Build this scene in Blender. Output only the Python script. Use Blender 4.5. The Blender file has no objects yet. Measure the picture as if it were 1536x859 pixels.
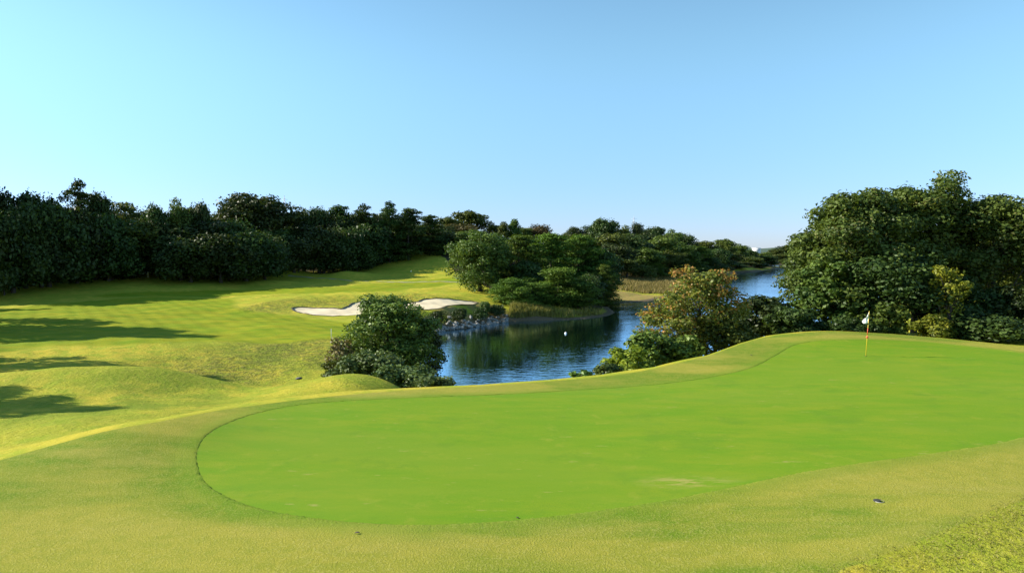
import bpy, math, random
import numpy as np

random.seed(7)
rng = np.random.default_rng(7)
S = bpy.context.scene
COL = S.collection

# ------------------------------------------------------------------ camera model (photo pixels, 1536 x 859)
F, CX, CY, HZ = 1000.0, 768.0, 429.5, 375.0
PITCH = math.atan((CY - HZ) / F)
CAMZ = 12.0
CP, SP = math.cos(PITCH), math.sin(PITCH)


def ray(px, py):
    u, v = (px - CX) / F, -(py - CY) / F
    return u, CP + SP * v, -SP + CP * v


def at_d(px, py, Y):
    dx, dy, dz = ray(px, py)
    t = Y / dy
    return dx * t, Y, CAMZ + dz * t


def x_at(px, Y):
    return (px - CX) / F * Y


def at_z(px, py, z):
    dx, dy, dz = ray(px, py)
    t = (z - CAMZ) / dz
    return dx * t, dy * t, z


# ------------------------------------------------------------------ terrain height
def plateau(x, y):
    z = 7.0 + 0.0 * x
    for cx, cy, a, sx, sy in ((-10.2, 17.6, .30, 2.2, 2.6), (17.0, 38.5, .42, 5.0, 4.5), (4.0, 26.0, -.18, 6.0, 3.0),
                              (9.0, 12.0, .12, 4.0, 3.0), (-3.0, 10.5, .10, 4.0, 2.0), (0, 18.0, -.05, 5, 4)):
        z = z + a * np.exp(-((x - cx) / sx) ** 2 - ((y - cy) / sy) ** 2)
    return z


def hit(px, py, fn, t0=4.0, t1=900.0):
    """first point where the pixel's ray meets the surface fn"""
    dx, dy, dz = ray(px, py)
    t = np.geomspace(t0, t1, 6000)
    d = CAMZ + dz * t - fn(dx * t, dy * t)
    k = np.argmax(d < 0)
    if d[k] >= 0:
        k = len(t) - 1
    a, b = t[max(k - 1, 0)], t[k]
    for _ in range(30):
        m = .5 * (a + b)
        if CAMZ + dz * m - float(fn(np.array([dx * m]), np.array([dy * m]))[0]) < 0:
            b = m
        else:
            a = m
    return dx * b, dy * b


RIM_PX = [(-260, 770), (-120, 728), (0, 690), (125, 655), (240, 632), (330, 615), (420, 603), (520, 592), (640, 583), (720, 579), (820, 572),
          (900, 565), (980, 553), (1060, 534), (1110, 516), (1150, 505), (1200, 499), (1260, 497), (1340, 501), (1411, 507), (1536, 520), (1700, 545)]
rim = [hit(px, py, plateau) for px, py in RIM_PX]
rim_th = np.array([math.atan2(x, y) for x, y in rim])
rim_r = np.array([math.hypot(x, y) for x, y in rim])

LAKE = [(-12.3, 96), (-7, 102), (-.9, 111), (8, 114), (15.5, 119), (19.6, 128), (20.5, 142), (25, 152), (33, 158), (46, 185), (63, 240),
        (86, 300), (107, 336), (132, 366), (160, 410), (171, 434), (180, 446), (183, 458), (178, 485), (188, 515), (212, 540), (236, 545), (243, 520),
        (222, 480), (201, 460), (203, 442), (215, 420), (205, 360), (172, 290), (118, 205), (70, 125), (42, 85), (26, 66), (15, 55), (8, 48), (1, 44.5), (-5, 45),
        (-8, 51), (-10.0, 62), (-11.5, 75), (-14, 88)]


def smooth_closed(pts, n=6):
    P = np.array(pts, float)
    N = len(P)
    out = []
    for i in range(N):
        p0, p1, p2, p3 = P[i - 1], P[i], P[(i + 1) % N], P[(i + 2) % N]
        for k in range(n):
            t = k / n
            out.append(.5 * (2 * p1 + (p2 - p0) * t + (2 * p0 - 5 * p1 + 4 * p2 - p3) * t * t + (3 * p1 - p0 - 3 * p2 + p3) * t ** 3))
    return np.array(out)


def sdist(x, y, poly):
    """signed distance to a closed polygon, negative inside"""
    x = np.asarray(x, float).ravel(); y = np.asarray(y, float).ravel()
    d2 = np.full(x.shape, 1e18)
    inside = np.zeros(x.shape, bool)
    N = len(poly)
    for i in range(N):
        ax, ay = poly[i]; bx, by = poly[(i + 1) % N]
        ex, ey = bx - ax, by - ay
        L = ex * ex + ey * ey + 1e-12
        t = np.clip(((x - ax) * ex + (y - ay) * ey) / L, 0, 1)
        d2 = np.minimum(d2, (x - ax - t * ex) ** 2 + (y - ay - t * ey) ** 2)
        c = (ay > y) != (by > y)
        inside ^= c & (x < ex * (y - ay) / (ey if abs(ey) > 1e-12 else 1e-12) + ax)
    d = np.sqrt(d2)
    return np.where(inside, -d, d)


LAKE_S = smooth_closed(LAKE, 4)

ctl = []


def P(px, py, Y):
    ctl.append(at_d(px, py, Y))


def Z(px, *yz):
    for Y, z in yz:
        ctl.append((x_at(px, Y), Y, z))


Z(-250, (12, 6.0), (24, 5.6), (34, 5.2), (44, 4.2), (60, 3.6), (90, 3.4), (120, 5.0), (150, 11), (200, 16), (300, 20))
P(0, 600, 28); P(0, 570, 34); Z(0, (12, 6), (20, 6.2), (43, 3.9)); P(0, 545, 50); P(0, 517, 62); P(0, 500, 72); P(0, 470, 95); P(0, 447, 122)
Z(0, (140, 6.5), (175, 10.5), (230, 16), (320, 20))
P(125, 632, 22); P(125, 604, 28); P(125, 568, 34); Z(125, (12, 6), (43, 3.6)); P(125, 545, 50); P(125, 517, 62); P(125, 500, 72); P(125, 470, 95)
P(125, 445, 126); P(125, 416, 148); Z(125, (175, 9.5), (230, 15), (320, 19))
P(230, 626, 22.5); P(230, 600, 29); P(230, 568, 35.5); Z(230, (12, 6), (45, 3.1)); P(230, 560, 50.5); P(230, 518, 62); P(230, 500, 72); P(230, 470, 95)
P(230, 444, 129); P(230, 416, 152); Z(230, (180, 9.5), (235, 14), (330, 18))
P(330, 606, 28); P(330, 583, 36); Z(330, (12, 6), (43, 2.9)); P(330, 570, 48); P(330, 545, 54); P(330, 517, 63); P(330, 500, 74); P(330, 470, 97)
P(330, 441, 136); P(330, 415, 162); Z(330, (190, 9), (240, 14), (330, 18))
P(420, 602, 27); P(420, 590, 35); P(420, 570, 44); P(420, 545, 54); P(420, 515, 65); P(420, 490, 78); P(420, 471, 95); P(420, 456, 107)
P(420, 440, 130); P(420, 425, 160); P(420, 405, 188); Z(420, (12, 6), (220, 10), (330, 17))
Z(530, (12, 5.5), (27, 5.4), (40, 3.2), (48, 2.4)); P(530, 566, 33.5); P(530, 520, 62); P(530, 490, 80); P(530, 476, 93)
P(530, 452, 112); P(530, 440, 126); P(530, 428, 150); P(530, 418, 175); P(530, 400, 205); Z(530, (240, 12), (330, 17))
Z(600, (12, 5), (27, 4.4), (41, 2.0), (50, 1.5), (80, 2.5), (94, 2.5)); P(600, 586, 32); P(600, 451, 112); P(600, 440, 126); P(600, 428, 150)
P(600, 415, 180); P(600, 388, 212); P(592, 376, 226); Z(600, (260, 15), (340, 18))
Z(680, (12, 4), (30, 3.2), (40, .8), (50, -.8), (80, -1), (98, .5), (104, 2.5)); P(680, 447, 114); P(680, 435, 135); P(680, 420, 165); P(680, 412, 184)
P(680, 386, 215); Z(680, (260, 15), (340, 18))
Z(760, (12, 3), (40, .3), (60, -1), (100, -1), (118, 2.2), (135, 3.6), (170, 5), (220, 8), (290, 14), (400, 16))
Z(850, (12, 3), (40, .2), (60, -1), (110, -1), (122, 1.2), (140, 2.2), (200, 4.5), (280, 9), (400, 14))
Z(930, (12, 4), (42, 1.2), (60, -1), (130, -1), (150, -.4), (165, .5), (235, 1.4), (262, 4), (330, 10), (450, 14))
Z(1010, (12, 5), (40, 3.2), (48, 2), (60, -1), (120, -1), (214, .2), (268, .8), (300, 4), (380, 10), (480, 14))
Z(1100, (12, 5.5), (40, 5.2), (50, 3.4), (66, 0), (120, -1.5), (300, -1.5), (345, .6), (380, 4), (500, 11))
Z(1170, (12, 6), (44, 5.6), (56, 3.6), (80, 0), (150, -2), (400, -1.5), (440, .2), (480, -.5), (530, -.5), (572, 1.5), (700, 6))
Z(1300, (12, 6), (46, 5.6), (60, 4), (90, 1), (130, -1), (250, .8), (400, 4), (700, 8))
Z(1411, (12, 6), (46, 5.8), (60, 5), (100, 3), (200, 4), (400, 7), (700, 9))
Z(1536, (12, 6), (46, 6.2), (60, 6), (100, 5), (200, 6), (400, 8), (700, 9))
Z(1800, (12, 6), (46, 6.2), (100, 6), (300, 8), (700, 9))
for _px in (-250, 125, 500, 800, 1100, 1400, 1800):
    Z(_px, (1300, 3), (3500, 0))


def uv(x, y):
    return np.clip(np.arctan2(x, y), -1.05, 1.05) * 1.25, np.log(np.hypot(x, y) + 4.0)


_c = np.array(ctl)
_cu, _cv = uv(_c[:, 0], _c[:, 1])


def _U(r2):
    return .5 * r2 * np.log(r2 + 1e-12)


_n = len(_c)
_K = _U((_cu[:, None] - _cu) ** 2 + (_cv[:, None] - _cv) ** 2) + 2e-4 * np.eye(_n)
_Pm = np.stack([np.ones(_n), _cu, _cv], 1)
_A = np.block([[_K, _Pm], [_Pm.T, np.zeros((3, 3))]])
_w = np.linalg.solve(_A, np.concatenate([_c[:, 2], np.zeros(3)]))


def bg_exact(u, v):
    z = _w[_n] + _w[_n + 1] * u + _w[_n + 2] * v
    for i in range(_n):
        z = z + _w[i] * _U((u - _cu[i]) ** 2 + (v - _cv[i]) ** 2)
    return z


class Grid:
    """values tabulated on a regular grid, read back with cubic (or linear) interpolation"""
    def __init__(s, fn, a0, a1, na, b0, b1, nb, cubic=True):
        s.a = (a0, (a1 - a0) / (na - 1), na); s.b = (b0, (b1 - b0) / (nb - 1), nb); s.cubic = cubic
        A, B = np.meshgrid(np.linspace(a0, a1, na), np.linspace(b0, b1, nb), indexing='ij')
        s.z = np.concatenate([fn(A[i:i + 20].ravel(), B[i:i + 20].ravel()) for i in range(0, na, 20)]).reshape(na, nb)

    def __call__(s, a, b):
        p = np.clip((a - s.a[0]) / s.a[1], 1, s.a[2] - 2.001); q = np.clip((b - s.b[0]) / s.b[1], 1, s.b[2] - 2.001)
        i = np.clip(p.astype(int), 1, s.a[2] - 3); j = np.clip(q.astype(int), 1, s.b[2] - 3)
        f = p - i; g = q - j

        def wts(t):
            if not s.cubic: return [(0, 1 - t), (1, t)]
            return [(-1, .5 * (-t + 2 * t * t - t ** 3)), (0, .5 * (2 - 5 * t * t + 3 * t ** 3)), (1, .5 * (t + 4 * t * t - 3 * t ** 3)), (2, .5 * (-t * t + t ** 3))]
        o = 0
        wb = wts(g)
        for di, wi in wts(f):
            for dj, wj in wb:
                o = o + wi * wj * s.z[i + di, j + dj]
        return o


_bg = Grid(bg_exact, -1.32, 1.32, 500, 1.38, 8.36, 560)


def bg(x, y):
    return _bg(*uv(x, y))


_lk = Grid(lambda a, b: sdist(a, b, LAKE_S), -110, 330, 550, 30, 650, 620, False)


def sd_lake(x, y):
    x = np.asarray(x, float); y = np.asarray(y, float)
    o = _lk(x, y)
    return np.where((x > -108) & (x < 328) & (y > 32) & (y < 648), o, 60.)


def sstep(a, b, x):
    t = np.clip((x - a) / (b - a), 0, 1)
    return t * t * (3 - 2 * t)


BUNKER = None          # set below
# hummocks and hollows of the course: x, y, height, half widths
MOUNDS = [(x_at(200, 34), 34.5, .75, 8, 2.6), (x_at(230, 43), 43, -1.2, 12, 4.0), (x_at(250, 61), 62, .5, 12, 5), (x_at(400, 48), 47, -.5, 4, 5),
          (x_at(545, 33), 34, .10, 3.0, 2.6), (x_at(500, 113), 114, .8, 9, 4.5), (x_at(600, 114), 115, .7, 8, 4), (x_at(405, 103), 104, .8, 5, 5),
          (x_at(520, 182), 182, 1.5, 6, 5), (x_at(430, 158), 158, .7, 9, 5), (x_at(600, 222), 222, 2.2, 11, 9), (x_at(655, 205), 205, 1.2, 7, 8), (x_at(410, 178), 180, 1.8, 7, 8)]
_ph = rng.uniform(0, 6.28, 12)


def H(x, y, cut=True):
    x = np.atleast_1d(np.asarray(x, float)); y = np.atleast_1d(np.asarray(y, float))
    r = np.hypot(x, y); th = np.arctan2(x, y)
    re = np.interp(th, rim_th, rim_r)
    s = np.maximum(r - re, 0)
    k = np.interp(th, [-.5, -.25, -.1, .3, .45], [.30, .34, .62, .62, .5])
    pl = plateau(x, y) - k * (np.sqrt(s * s + 4.0) - 2.0)
    b = bg(x, y)
    k = .16
    h = np.maximum(pl, b) + k * np.log1p(np.exp(-np.abs(pl - b) / k)) * np.clip(s / 1.5, 0, 1)
    back = sstep(1.1, 1.7, np.abs(th))
    h = h * (1 - back) + 10.2 * back
    near = 1 - sstep(1.5, 9.0, r)
    h = h * (1 - near) + 10.35 * near
    # gentle unevenness of the rough ground
    am = sstep(1, 8, s) * np.clip(r / 60, .4, 1.5)
    h = h + am * (.10 * np.sin(x * .31 + _ph[0]) * np.sin(y * .27 + _ph[1]) + .05 * np.sin(x * .83 + y * .4 + _ph[2]) * np.sin(y * .71 - x * .2 + _ph[3])
                  + .03 * np.sin(x * 1.9 + _ph[4]) * np.sin(y * 1.7 + x * .5 + _ph[5]))
    for cx, cy, a_, sx, sy in MOUNDS:
        h = h + a_ * np.exp(-((x - cx) / sx) ** 2 - ((y - cy) / sy) ** 2)
    sel = (y > 36) & (y < 640) & (np.abs(x) < 460)
    if sel.any():
        sd = sd_lake(x[sel], y[sel])
        hh = h[sel]
        land = np.maximum(np.minimum(hh, .10 + sd * .62), np.minimum(.12 + sd * .05, .35))
        h[sel] = np.where(sd > 0, land, np.maximum(np.minimum(hh, 0) * 0 + sd * .35, -2.5))
    if cut and BUNKER is not None:
        sel = (y > 85) & (y < 130) & (x > -50) & (x < 8)
        if sel.any():
            sd = sdist(x[sel], y[sel], BUNKER)
            h[sel] = h[sel] - .75 * (1 - sstep(-.35, .0, sd))
    return h


def H1(x, y, cut=True):
    return float(H(np.array([x]), np.array([y]), cut)[0])


def G(px, py):
    x, y = hit(px, py, lambda a, b: H(a, b, False))
    return x, y


def poly_px(pts, n=6):
    return smooth_closed([G(*p) for p in pts], n)


# ------------------------------------------------------------------ helpers
def tag(o, label=None, cat=None, group=None, kind=None):
    if label: o['label'] = label
    if cat: o['category'] = cat
    if group: o['group'] = group
    if kind: o['kind'] = kind
    return o


def mesh_np(name, V, faces, mat, smooth=False, attrs=None):
    """V (n,3); faces (m,k) array of equal sized polygons or list of such arrays"""
    fl = faces if isinstance(faces, list) else [faces]
    me = bpy.data.meshes.new(name)
    V = np.asarray(V, np.float32)
    loops = np.concatenate([np.asarray(f, np.int32).ravel() for f in fl])
    tot = np.concatenate([np.full(len(f), f.shape[1], np.int32) for f in fl])
    start = np.concatenate([[0], np.cumsum(tot)[:-1]]).astype(np.int32)
    me.vertices.add(len(V)); me.vertices.foreach_set('co', V.ravel())
    me.loops.add(len(loops)); me.loops.foreach_set('vertex_index', loops)
    me.polygons.add(len(tot)); me.polygons.foreach_set('loop_start', start); me.polygons.foreach_set('loop_total', tot)
    if smooth:
        me.polygons.foreach_set('use_smooth', np.ones(len(tot), bool))
    for k, (dom, a) in (attrs or {}).items():
        at = me.attributes.new(k, 'FLOAT', dom)
        at.data.foreach_set('value', np.asarray(a, np.float32))
    me.materials.append(mat)
    me.update(calc_edges=True)
    return me


def link(name, me, parent=None, loc=None):
    o = bpy.data.objects.new(name, me)
    COL.objects.link(o)
    if parent is not None: o.parent = parent
    if loc is not None: o.location = loc
    return o


def empty(name, loc, rz=0):
    o = bpy.data.objects.new(name, None)
    o.empty_display_size = .2
    COL.objects.link(o)
    o.location = loc; o.rotation_euler = (0, 0, rz)
    return o


class Geo:
    def __init__(s):
        s.v = []; s.q = []; s.t = []

    def tube(s, pts, rad, n=8, cap=True):
        pts = [np.array(p, float) for p in pts]
        base = len(s.v)
        for i, p in enumerate(pts):
            d = pts[min(i + 1, len(pts) - 1)] - pts[max(i - 1, 0)]
            d = d / (np.linalg.norm(d) + 1e-9)
            a = np.cross(d, (0, 0, 1) if abs(d[2]) < .9 else (1, 0, 0)); a /= np.linalg.norm(a)
            b = np.cross(d, a)
            for k in range(n):
                g = 2 * math.pi * k / n
                s.v.append(p + rad[i] * (math.cos(g) * a + math.sin(g) * b))
        for i in range(len(pts) - 1):
            for k in range(n):
                s.q.append((base + i * n + k, base + i * n + (k + 1) % n, base + (i + 1) * n + (k + 1) % n, base + (i + 1) * n + k))
        if cap:
            for i, fl in ((0, 0), (len(pts) - 1, 1)):
                c = len(s.v); s.v.append(pts[i])
                for k in range(n):
                    a, b = base + i * n + k, base + i * n + (k + 1) % n
                    s.t.append((a, b, c) if fl else (b, a, c))
        return s

    def box(s, c, h, rz=0):
        base = len(s.v)
        cr, sr = math.cos(rz), math.sin(rz)
        for sx, sy, sz in ((-1, -1, -1), (1, -1, -1), (1, 1, -1), (-1, 1, -1), (-1, -1, 1), (1, -1, 1), (1, 1, 1), (-1, 1, 1)):
            x, y = sx * h[0], sy * h[1]
            s.v.append(np.array((c[0] + x * cr - y * sr, c[1] + x * sr + y * cr, c[2] + sz * h[2])))
        for f in ((3, 2, 1, 0), (4, 5, 6, 7), (0, 1, 5, 4), (1, 2, 6, 5), (2, 3, 7, 6), (3, 0, 4, 7)):
            s.q.append(tuple(base + i for i in f))
        return s

    def mesh(s, name, mat, smooth=True):
        fl = []
        if s.q: fl.append(np.array(s.q))
        if s.t: fl.append(np.array(s.t))
        return mesh_np(name, np.array(s.v), fl, mat, smooth)


# ------------------------------------------------------------------ materials
def new_mat(name):
    m = bpy.data.materials.new(name); m.use_nodes = True
    nt = m.node_tree; nt.nodes.clear()
    return m, nt


class N:
    """tiny node builder"""
    def __init__(s, nt): s.nt = nt

    def __call__(s, typ, ins=None, **kw):
        n = s.nt.nodes.new(typ)
        for k, v in kw.items(): setattr(n, k, v)
        for k, v in (ins or {}).items():
            if isinstance(v, bpy.types.NodeSocket): s.nt.links.new(v, n.inputs[k])
            else: n.inputs[k].default_value = v
        return n

    def attr(s, name): return s('ShaderNodeAttribute', attribute_name=name).outputs['Fac']

    def noise(s, vec, scale, detail=3, rough=.55, dist=0):
        return s('ShaderNodeTexNoise', {'Vector': vec, 'Scale': scale, 'Detail': detail, 'Roughness': rough, 'Distortion': dist}).outputs['Fac']

    def ramp(s, fac, a, b, lo=0., hi=1.):
        return s('ShaderNodeMapRange', {'Value': fac, 'From Min': a, 'From Max': b, 'To Min': lo, 'To Max': hi}, interpolation_type='SMOOTHSTEP').outputs[0]

    def mix(s, fac, a, b, mode='MIX'):
        n = s('ShaderNodeMix', data_type='RGBA', blend_type=mode)
        for i, v in ((0, fac), (6, a), (7, b)):
            if isinstance(v, bpy.types.NodeSocket): s.nt.links.new(v, n.inputs[i])
            else: n.inputs[i].default_value = (*v, 1) if isinstance(v, tuple) and len(v) == 3 else v
        return n.outputs[2]

    def math(s, op, a, b=0.):
        return s('ShaderNodeMath', {0: a, 1: b}, operation=op).outputs[0]

    def scaled(s, sx, sy, sz):
        g = s('ShaderNodeNewGeometry').outputs['Position']
        return s('ShaderNodeMapping', {'Vector': g, 'Scale': (sx, sy, sz)}).outputs[0]

    def out(s, sh):
        s('ShaderNodeOutputMaterial', {'Surface': sh})


def simple(name, col, rough=.6, metal=0., var=.15, scale=6.):
    m, nt = new_mat(name); n = N(nt)
    tc = n('ShaderNodeTexCoord').outputs['Object']
    f = n.noise(tc, scale, 4)
    c = n.mix(n.ramp(f, .3, .7), tuple(v * (1 - var) for v in col), tuple(min(1, v * (1 + var)) for v in col))
    b = n('ShaderNodeBsdfPrincipled', {'Base Color': c, 'Roughness': rough, 'Metallic': metal})
    n.out(b.outputs[0])
    return m


def foliage(name, dark, light, accent=None, acc_amt=.0, transl=.22, rough=.5):
    m, nt = new_mat(name); n = N(nt)
    t = n.attr('tint')
    c = n.mix(t, dark, light)
    if accent:
        a = n.attr('accent')
        c = n.mix(n.ramp(a, 1 - acc_amt - .12, 1 - acc_amt + .12), c, accent)
    oi = n('ShaderNodeObjectInfo').outputs['Random']
    hs = n('ShaderNodeHueSaturation', {'Hue': n.math('MULTIPLY_ADD', oi, .045), 'Saturation': 1.0, 'Value': n.ramp(oi, 0, 1, .8, 1.2), 'Fac': 1.0, 'Color': c})
    nt.nodes[-1]
    # hue centred on .5
    hm = n('ShaderNodeMath', {0: oi, 1: .04, 2: .482}, operation='MULTIPLY_ADD').outputs[0]
    nt.links.new(hm, hs.inputs['Hue'])
    col = hs.outputs[0]
    p = n('ShaderNodeBsdfPrincipled', {'Base Color': col, 'Roughness': rough, 'Specular IOR Level': .22})
    tr = n('ShaderNodeBsdfTranslucent', {'Color': n.mix(1.0, col, (1.0, 1.0, .45), 'MULTIPLY')})
    mx = n('ShaderNodeMixShader', {0: transl, 1: p.outputs[0], 2: tr.outputs[0]})
    n.out(mx.outputs[0])
    return m


M = {}
M['leaf_dark'] = foliage('leaf_dark', (.020, .038, .009), (.070, .104, .020))
M['leaf_mid'] = foliage('leaf_mid', (.045, .078, .013), (.150, .190, .034), transl=.28)
M['leaf_big'] = foliage('leaf_big', (.044, .084, .014), (.150, .212, .040), (.22, .20, .06), .03, transl=.3)
M['leaf_brown'] = foliage('leaf_brown', (.07, .06, .02), (.18, .14, .045))
M['needle'] = foliage('needle', (.045, .090, .012), (.165, .250, .030), rough=.6)
M['needle_dark'] = foliage('needle_dark', (.026, .050, .010), (.085, .130, .022), rough=.6)
M['leaf_bush'] = foliage('leaf_bush', (.060, .115, .018), (.190, .285, .052), rough=.45)
M['leaf_olive'] = foliage('leaf_olive', (.055, .095, .022), (.155, .205, .060), rough=.45)
M['leaf_yellow'] = foliage('leaf_yellow', (.09, .14, .015), (.34, .36, .04), transl=.35)
M['leaf_autumn'] = foliage('leaf_autumn', (.11, .14, .025), (.24, .26, .045), (.46, .24, .075), .30, transl=.35)
M['leaf_dry'] = foliage('leaf_dry', (.08, .06, .028), (.21, .16, .07))
M['reed'] = foliage('reed', (.14, .17, .03), (.40, .38, .10), transl=.3, rough=.6)
M['dry_grass'] = foliage('dry_grass', (.10, .08, .03), (.27, .20, .075), transl=.3, rough=.7)
M['grass_blade'] = foliage('grass_blade', (.13, .15, .025), (.42, .36, .12), transl=.3, rough=.6)
M['bark'] = simple('bark', (.075, .06, .045), .9, scale=9, var=.4)
M['bark_grey'] = simple('bark_grey', (.12, .10, .08), .9, scale=9, var=.4)

# ------------------------------------------------------------------ polygons in plan
GREEN_PX = [(295, 690), (299, 668), (312, 651), (338, 636), (380, 621), (430, 610), (500, 602.5), (620, 596.5), (760, 591), (900, 583), (1000, 575), (1080, 563),
            (1130, 550), (1160, 535), (1188, 519), (1225, 511.5), (1290, 509.5), (1350, 511), (1411, 515), (1536, 530), (1640, 560), (1650, 610), (1536, 655), (1411, 678),
            (1300, 693), (1200, 709), (1100, 730), (1000, 750), (880, 768), (760, 781), (640, 787), (560, 785), (480, 778), (400, 765), (345, 747), (308, 723)]
GREEN = smooth_closed([hit(px, py, plateau) for px, py in GREEN_PX], 6)
COLLAR = smooth_closed([hit(px, py, plateau) for px, py in RIM_PX] +
                       [hit(px, py, plateau) for px, py in ((1720, 690), (1536, 748), (1411, 797), (1330, 829), (1250, 858), (1150, 905), (950, 1000))] + [(-2, 4), (-9, 5)], 4)
FAIR = [poly_px([(-60, 470), (125, 452), (270, 446), (345, 447), (352, 461), (400, 469), (480, 479), (535, 488), (522, 503), (440, 513), (330, 511), (200, 516), (60, 520), (-60, 523)]),
        poly_px([(140, 444), (300, 436), (420, 432), (520, 430), (590, 428), (600, 436), (480, 440), (350, 443)], 4),
        poly_px([(520, 430), (590, 424), (680, 416), (705, 421), (660, 429), (600, 434), (540, 436)], 5)]
BUNK_PX = [(440, 461.5), (455, 460), (490, 461.5), (512, 462.5), (523, 459), (531, 454), (545, 451), (565, 450.5), (600, 453), (626, 452), (636, 448.5), (660, 447), (690, 449.5), (713, 453),
           (703, 456.5), (672, 458), (660, 462), (630, 464), (600, 466.5), (560, 470.5), (520, 473), (470, 472), (449, 468)]
_b = poly_px(BUNK_PX, 5)
BUNKER = _b


# ------------------------------------------------------------------ the ground sheet
def build_ground():
    fine = np.radians(np.arange(-45, 45.01, .11))
    th = np.concatenate([np.radians(np.arange(-180, -45, 3.0)), fine, np.radians(np.arange(48, 180, 3.0))])
    r = [0.6]
    while r[-1] < 4200:
        q = r[-1]
        st = max(.05, q * .0075)
        if 92 < q < 118: st = .30
        if 25 < q < 60: st = q * .006
        if q > 600: st = q * .02
        r.append(q + st)
    r = np.array(r)
    R, T = np.meshgrid(r, th, indexing='ij')
    X = (R * np.sin(T)).ravel(); Y = (R * np.cos(T)).ravel()
    Zv = np.empty_like(X)
    for i in range(0, len(X), 60000):
        Zv[i:i + 60000] = H(X[i:i + 60000], Y[i:i + 60000])
    nr, nt = R.shape
    idx = np.arange(nr * nt).reshape(nr, nt)
    a = idx[:-1, :]; b = idx[1:, :]
    an = np.roll(a, -1, 1); bn = np.roll(b, -1, 1)
    q = np.stack([a.ravel(), an.ravel(), bn.ravel(), b.ravel()], 1)[:, ::-1]
    V = np.stack([X, Y, Zv], 1)
    cidx = len(V)
    V = np.concatenate([V, [[0, 0, 10.35]]])
    tri = np.stack([np.full(nt, cidx), np.roll(idx[0], -1), idx[0]], 1)
    att = {}

    def full(fn, sel, default):
        o = np.full(len(V), default, float)
        if sel.any(): o[sel] = fn(V[sel, 0], V[sel, 1])
        return o
    rr = np.hypot(V[:, 0], V[:, 1])
    att['sd_collar'] = ('POINT', full(lambda x, y: sdist(x, y, COLLAR), rr < 75, 40.))
    f = np.full(len(V), 60.)
    for i, pl in enumerate(FAIR):
        f = np.minimum(f, full(lambda x, y: sdist(x, y, pl), (rr > 45) & (rr < 260) & (V[:, 0] < 30), 60.))
    att['sd_green'] = ('POINT', full(lambda x, y: sdist(x, y, GREEN), rr < 75, 40.))
    att['sd_fair'] = ('POINT', f)
    att['sd_lake'] = ('POINT', sd_lake(V[:, 0], V[:, 1]))
    att['sd_bunker'] = ('POINT', full(lambda x, y: sdist(x, y, BUNKER), (rr > 80) & (rr < 150) & (np.abs(V[:, 0]) < 60), 60.))
    # tall tufted rough on the mound faces
    tuft = np.zeros(len(V))
    for px, py, sx, sy in ((345, 553, 6.5, 7), (400, 463, 5.5, 5), (480, 455, 9, 4), (590, 447, 9, 3), (440, 520, 6, 8), (500, 535, 4, 5)):
        x, y = G(px, py)
        tuft = np.maximum(tuft, np.exp(-((V[:, 0] - x) / sx) ** 2 - ((V[:, 1] - y) / sy) ** 2))
    att['tuft'] = ('POINT', tuft)
    lush = np.zeros(len(V))
    for px, py, sx, sy, a in ((150, 612, 9, 6, .9), (250, 590, 7, 5, .9), (440, 560, 7, 8, .7), (400, 530, 8, 8, .8), (560, 575, 3, 3, .8), (480, 500, 7, 10, .6)):
        x, y = G(px, py)
        lush = np.maximum(lush, a * np.exp(-((V[:, 0] - x) / sx) ** 2 - ((V[:, 1] - y) / sy) ** 2))
    att['lush'] = ('POINT', lush)
    dry = np.zeros(len(V))
    for px, Y, sx, sy, a in ((930, 165, 15, 14, .9), (975, 225, 22, 26, 1.), (1030, 270, 30, 30, .8), (1150, 440, 20, 14, 1.), (700, 104.5, 7, 2.5, 1.), (730, 112, 4, 4, 1.), (880, 121, 8, 3, .6)):
        dry = np.maximum(dry, a * np.exp(-((V[:, 0] - x_at(px, Y)) / sx) ** 2 - ((V[:, 1] - Y) / sy) ** 2))
    att['dry'] = ('POINT', dry)
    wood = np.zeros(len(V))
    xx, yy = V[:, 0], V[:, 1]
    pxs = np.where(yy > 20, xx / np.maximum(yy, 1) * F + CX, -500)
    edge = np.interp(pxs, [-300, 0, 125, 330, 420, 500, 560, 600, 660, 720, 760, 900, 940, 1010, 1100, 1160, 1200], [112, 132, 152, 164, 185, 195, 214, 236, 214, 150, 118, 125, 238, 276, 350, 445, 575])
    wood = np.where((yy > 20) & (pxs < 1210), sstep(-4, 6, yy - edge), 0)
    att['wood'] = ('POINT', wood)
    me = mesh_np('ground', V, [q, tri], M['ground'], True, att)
    o = link('ground', me)
    return tag(o, kind='structure')


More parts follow.
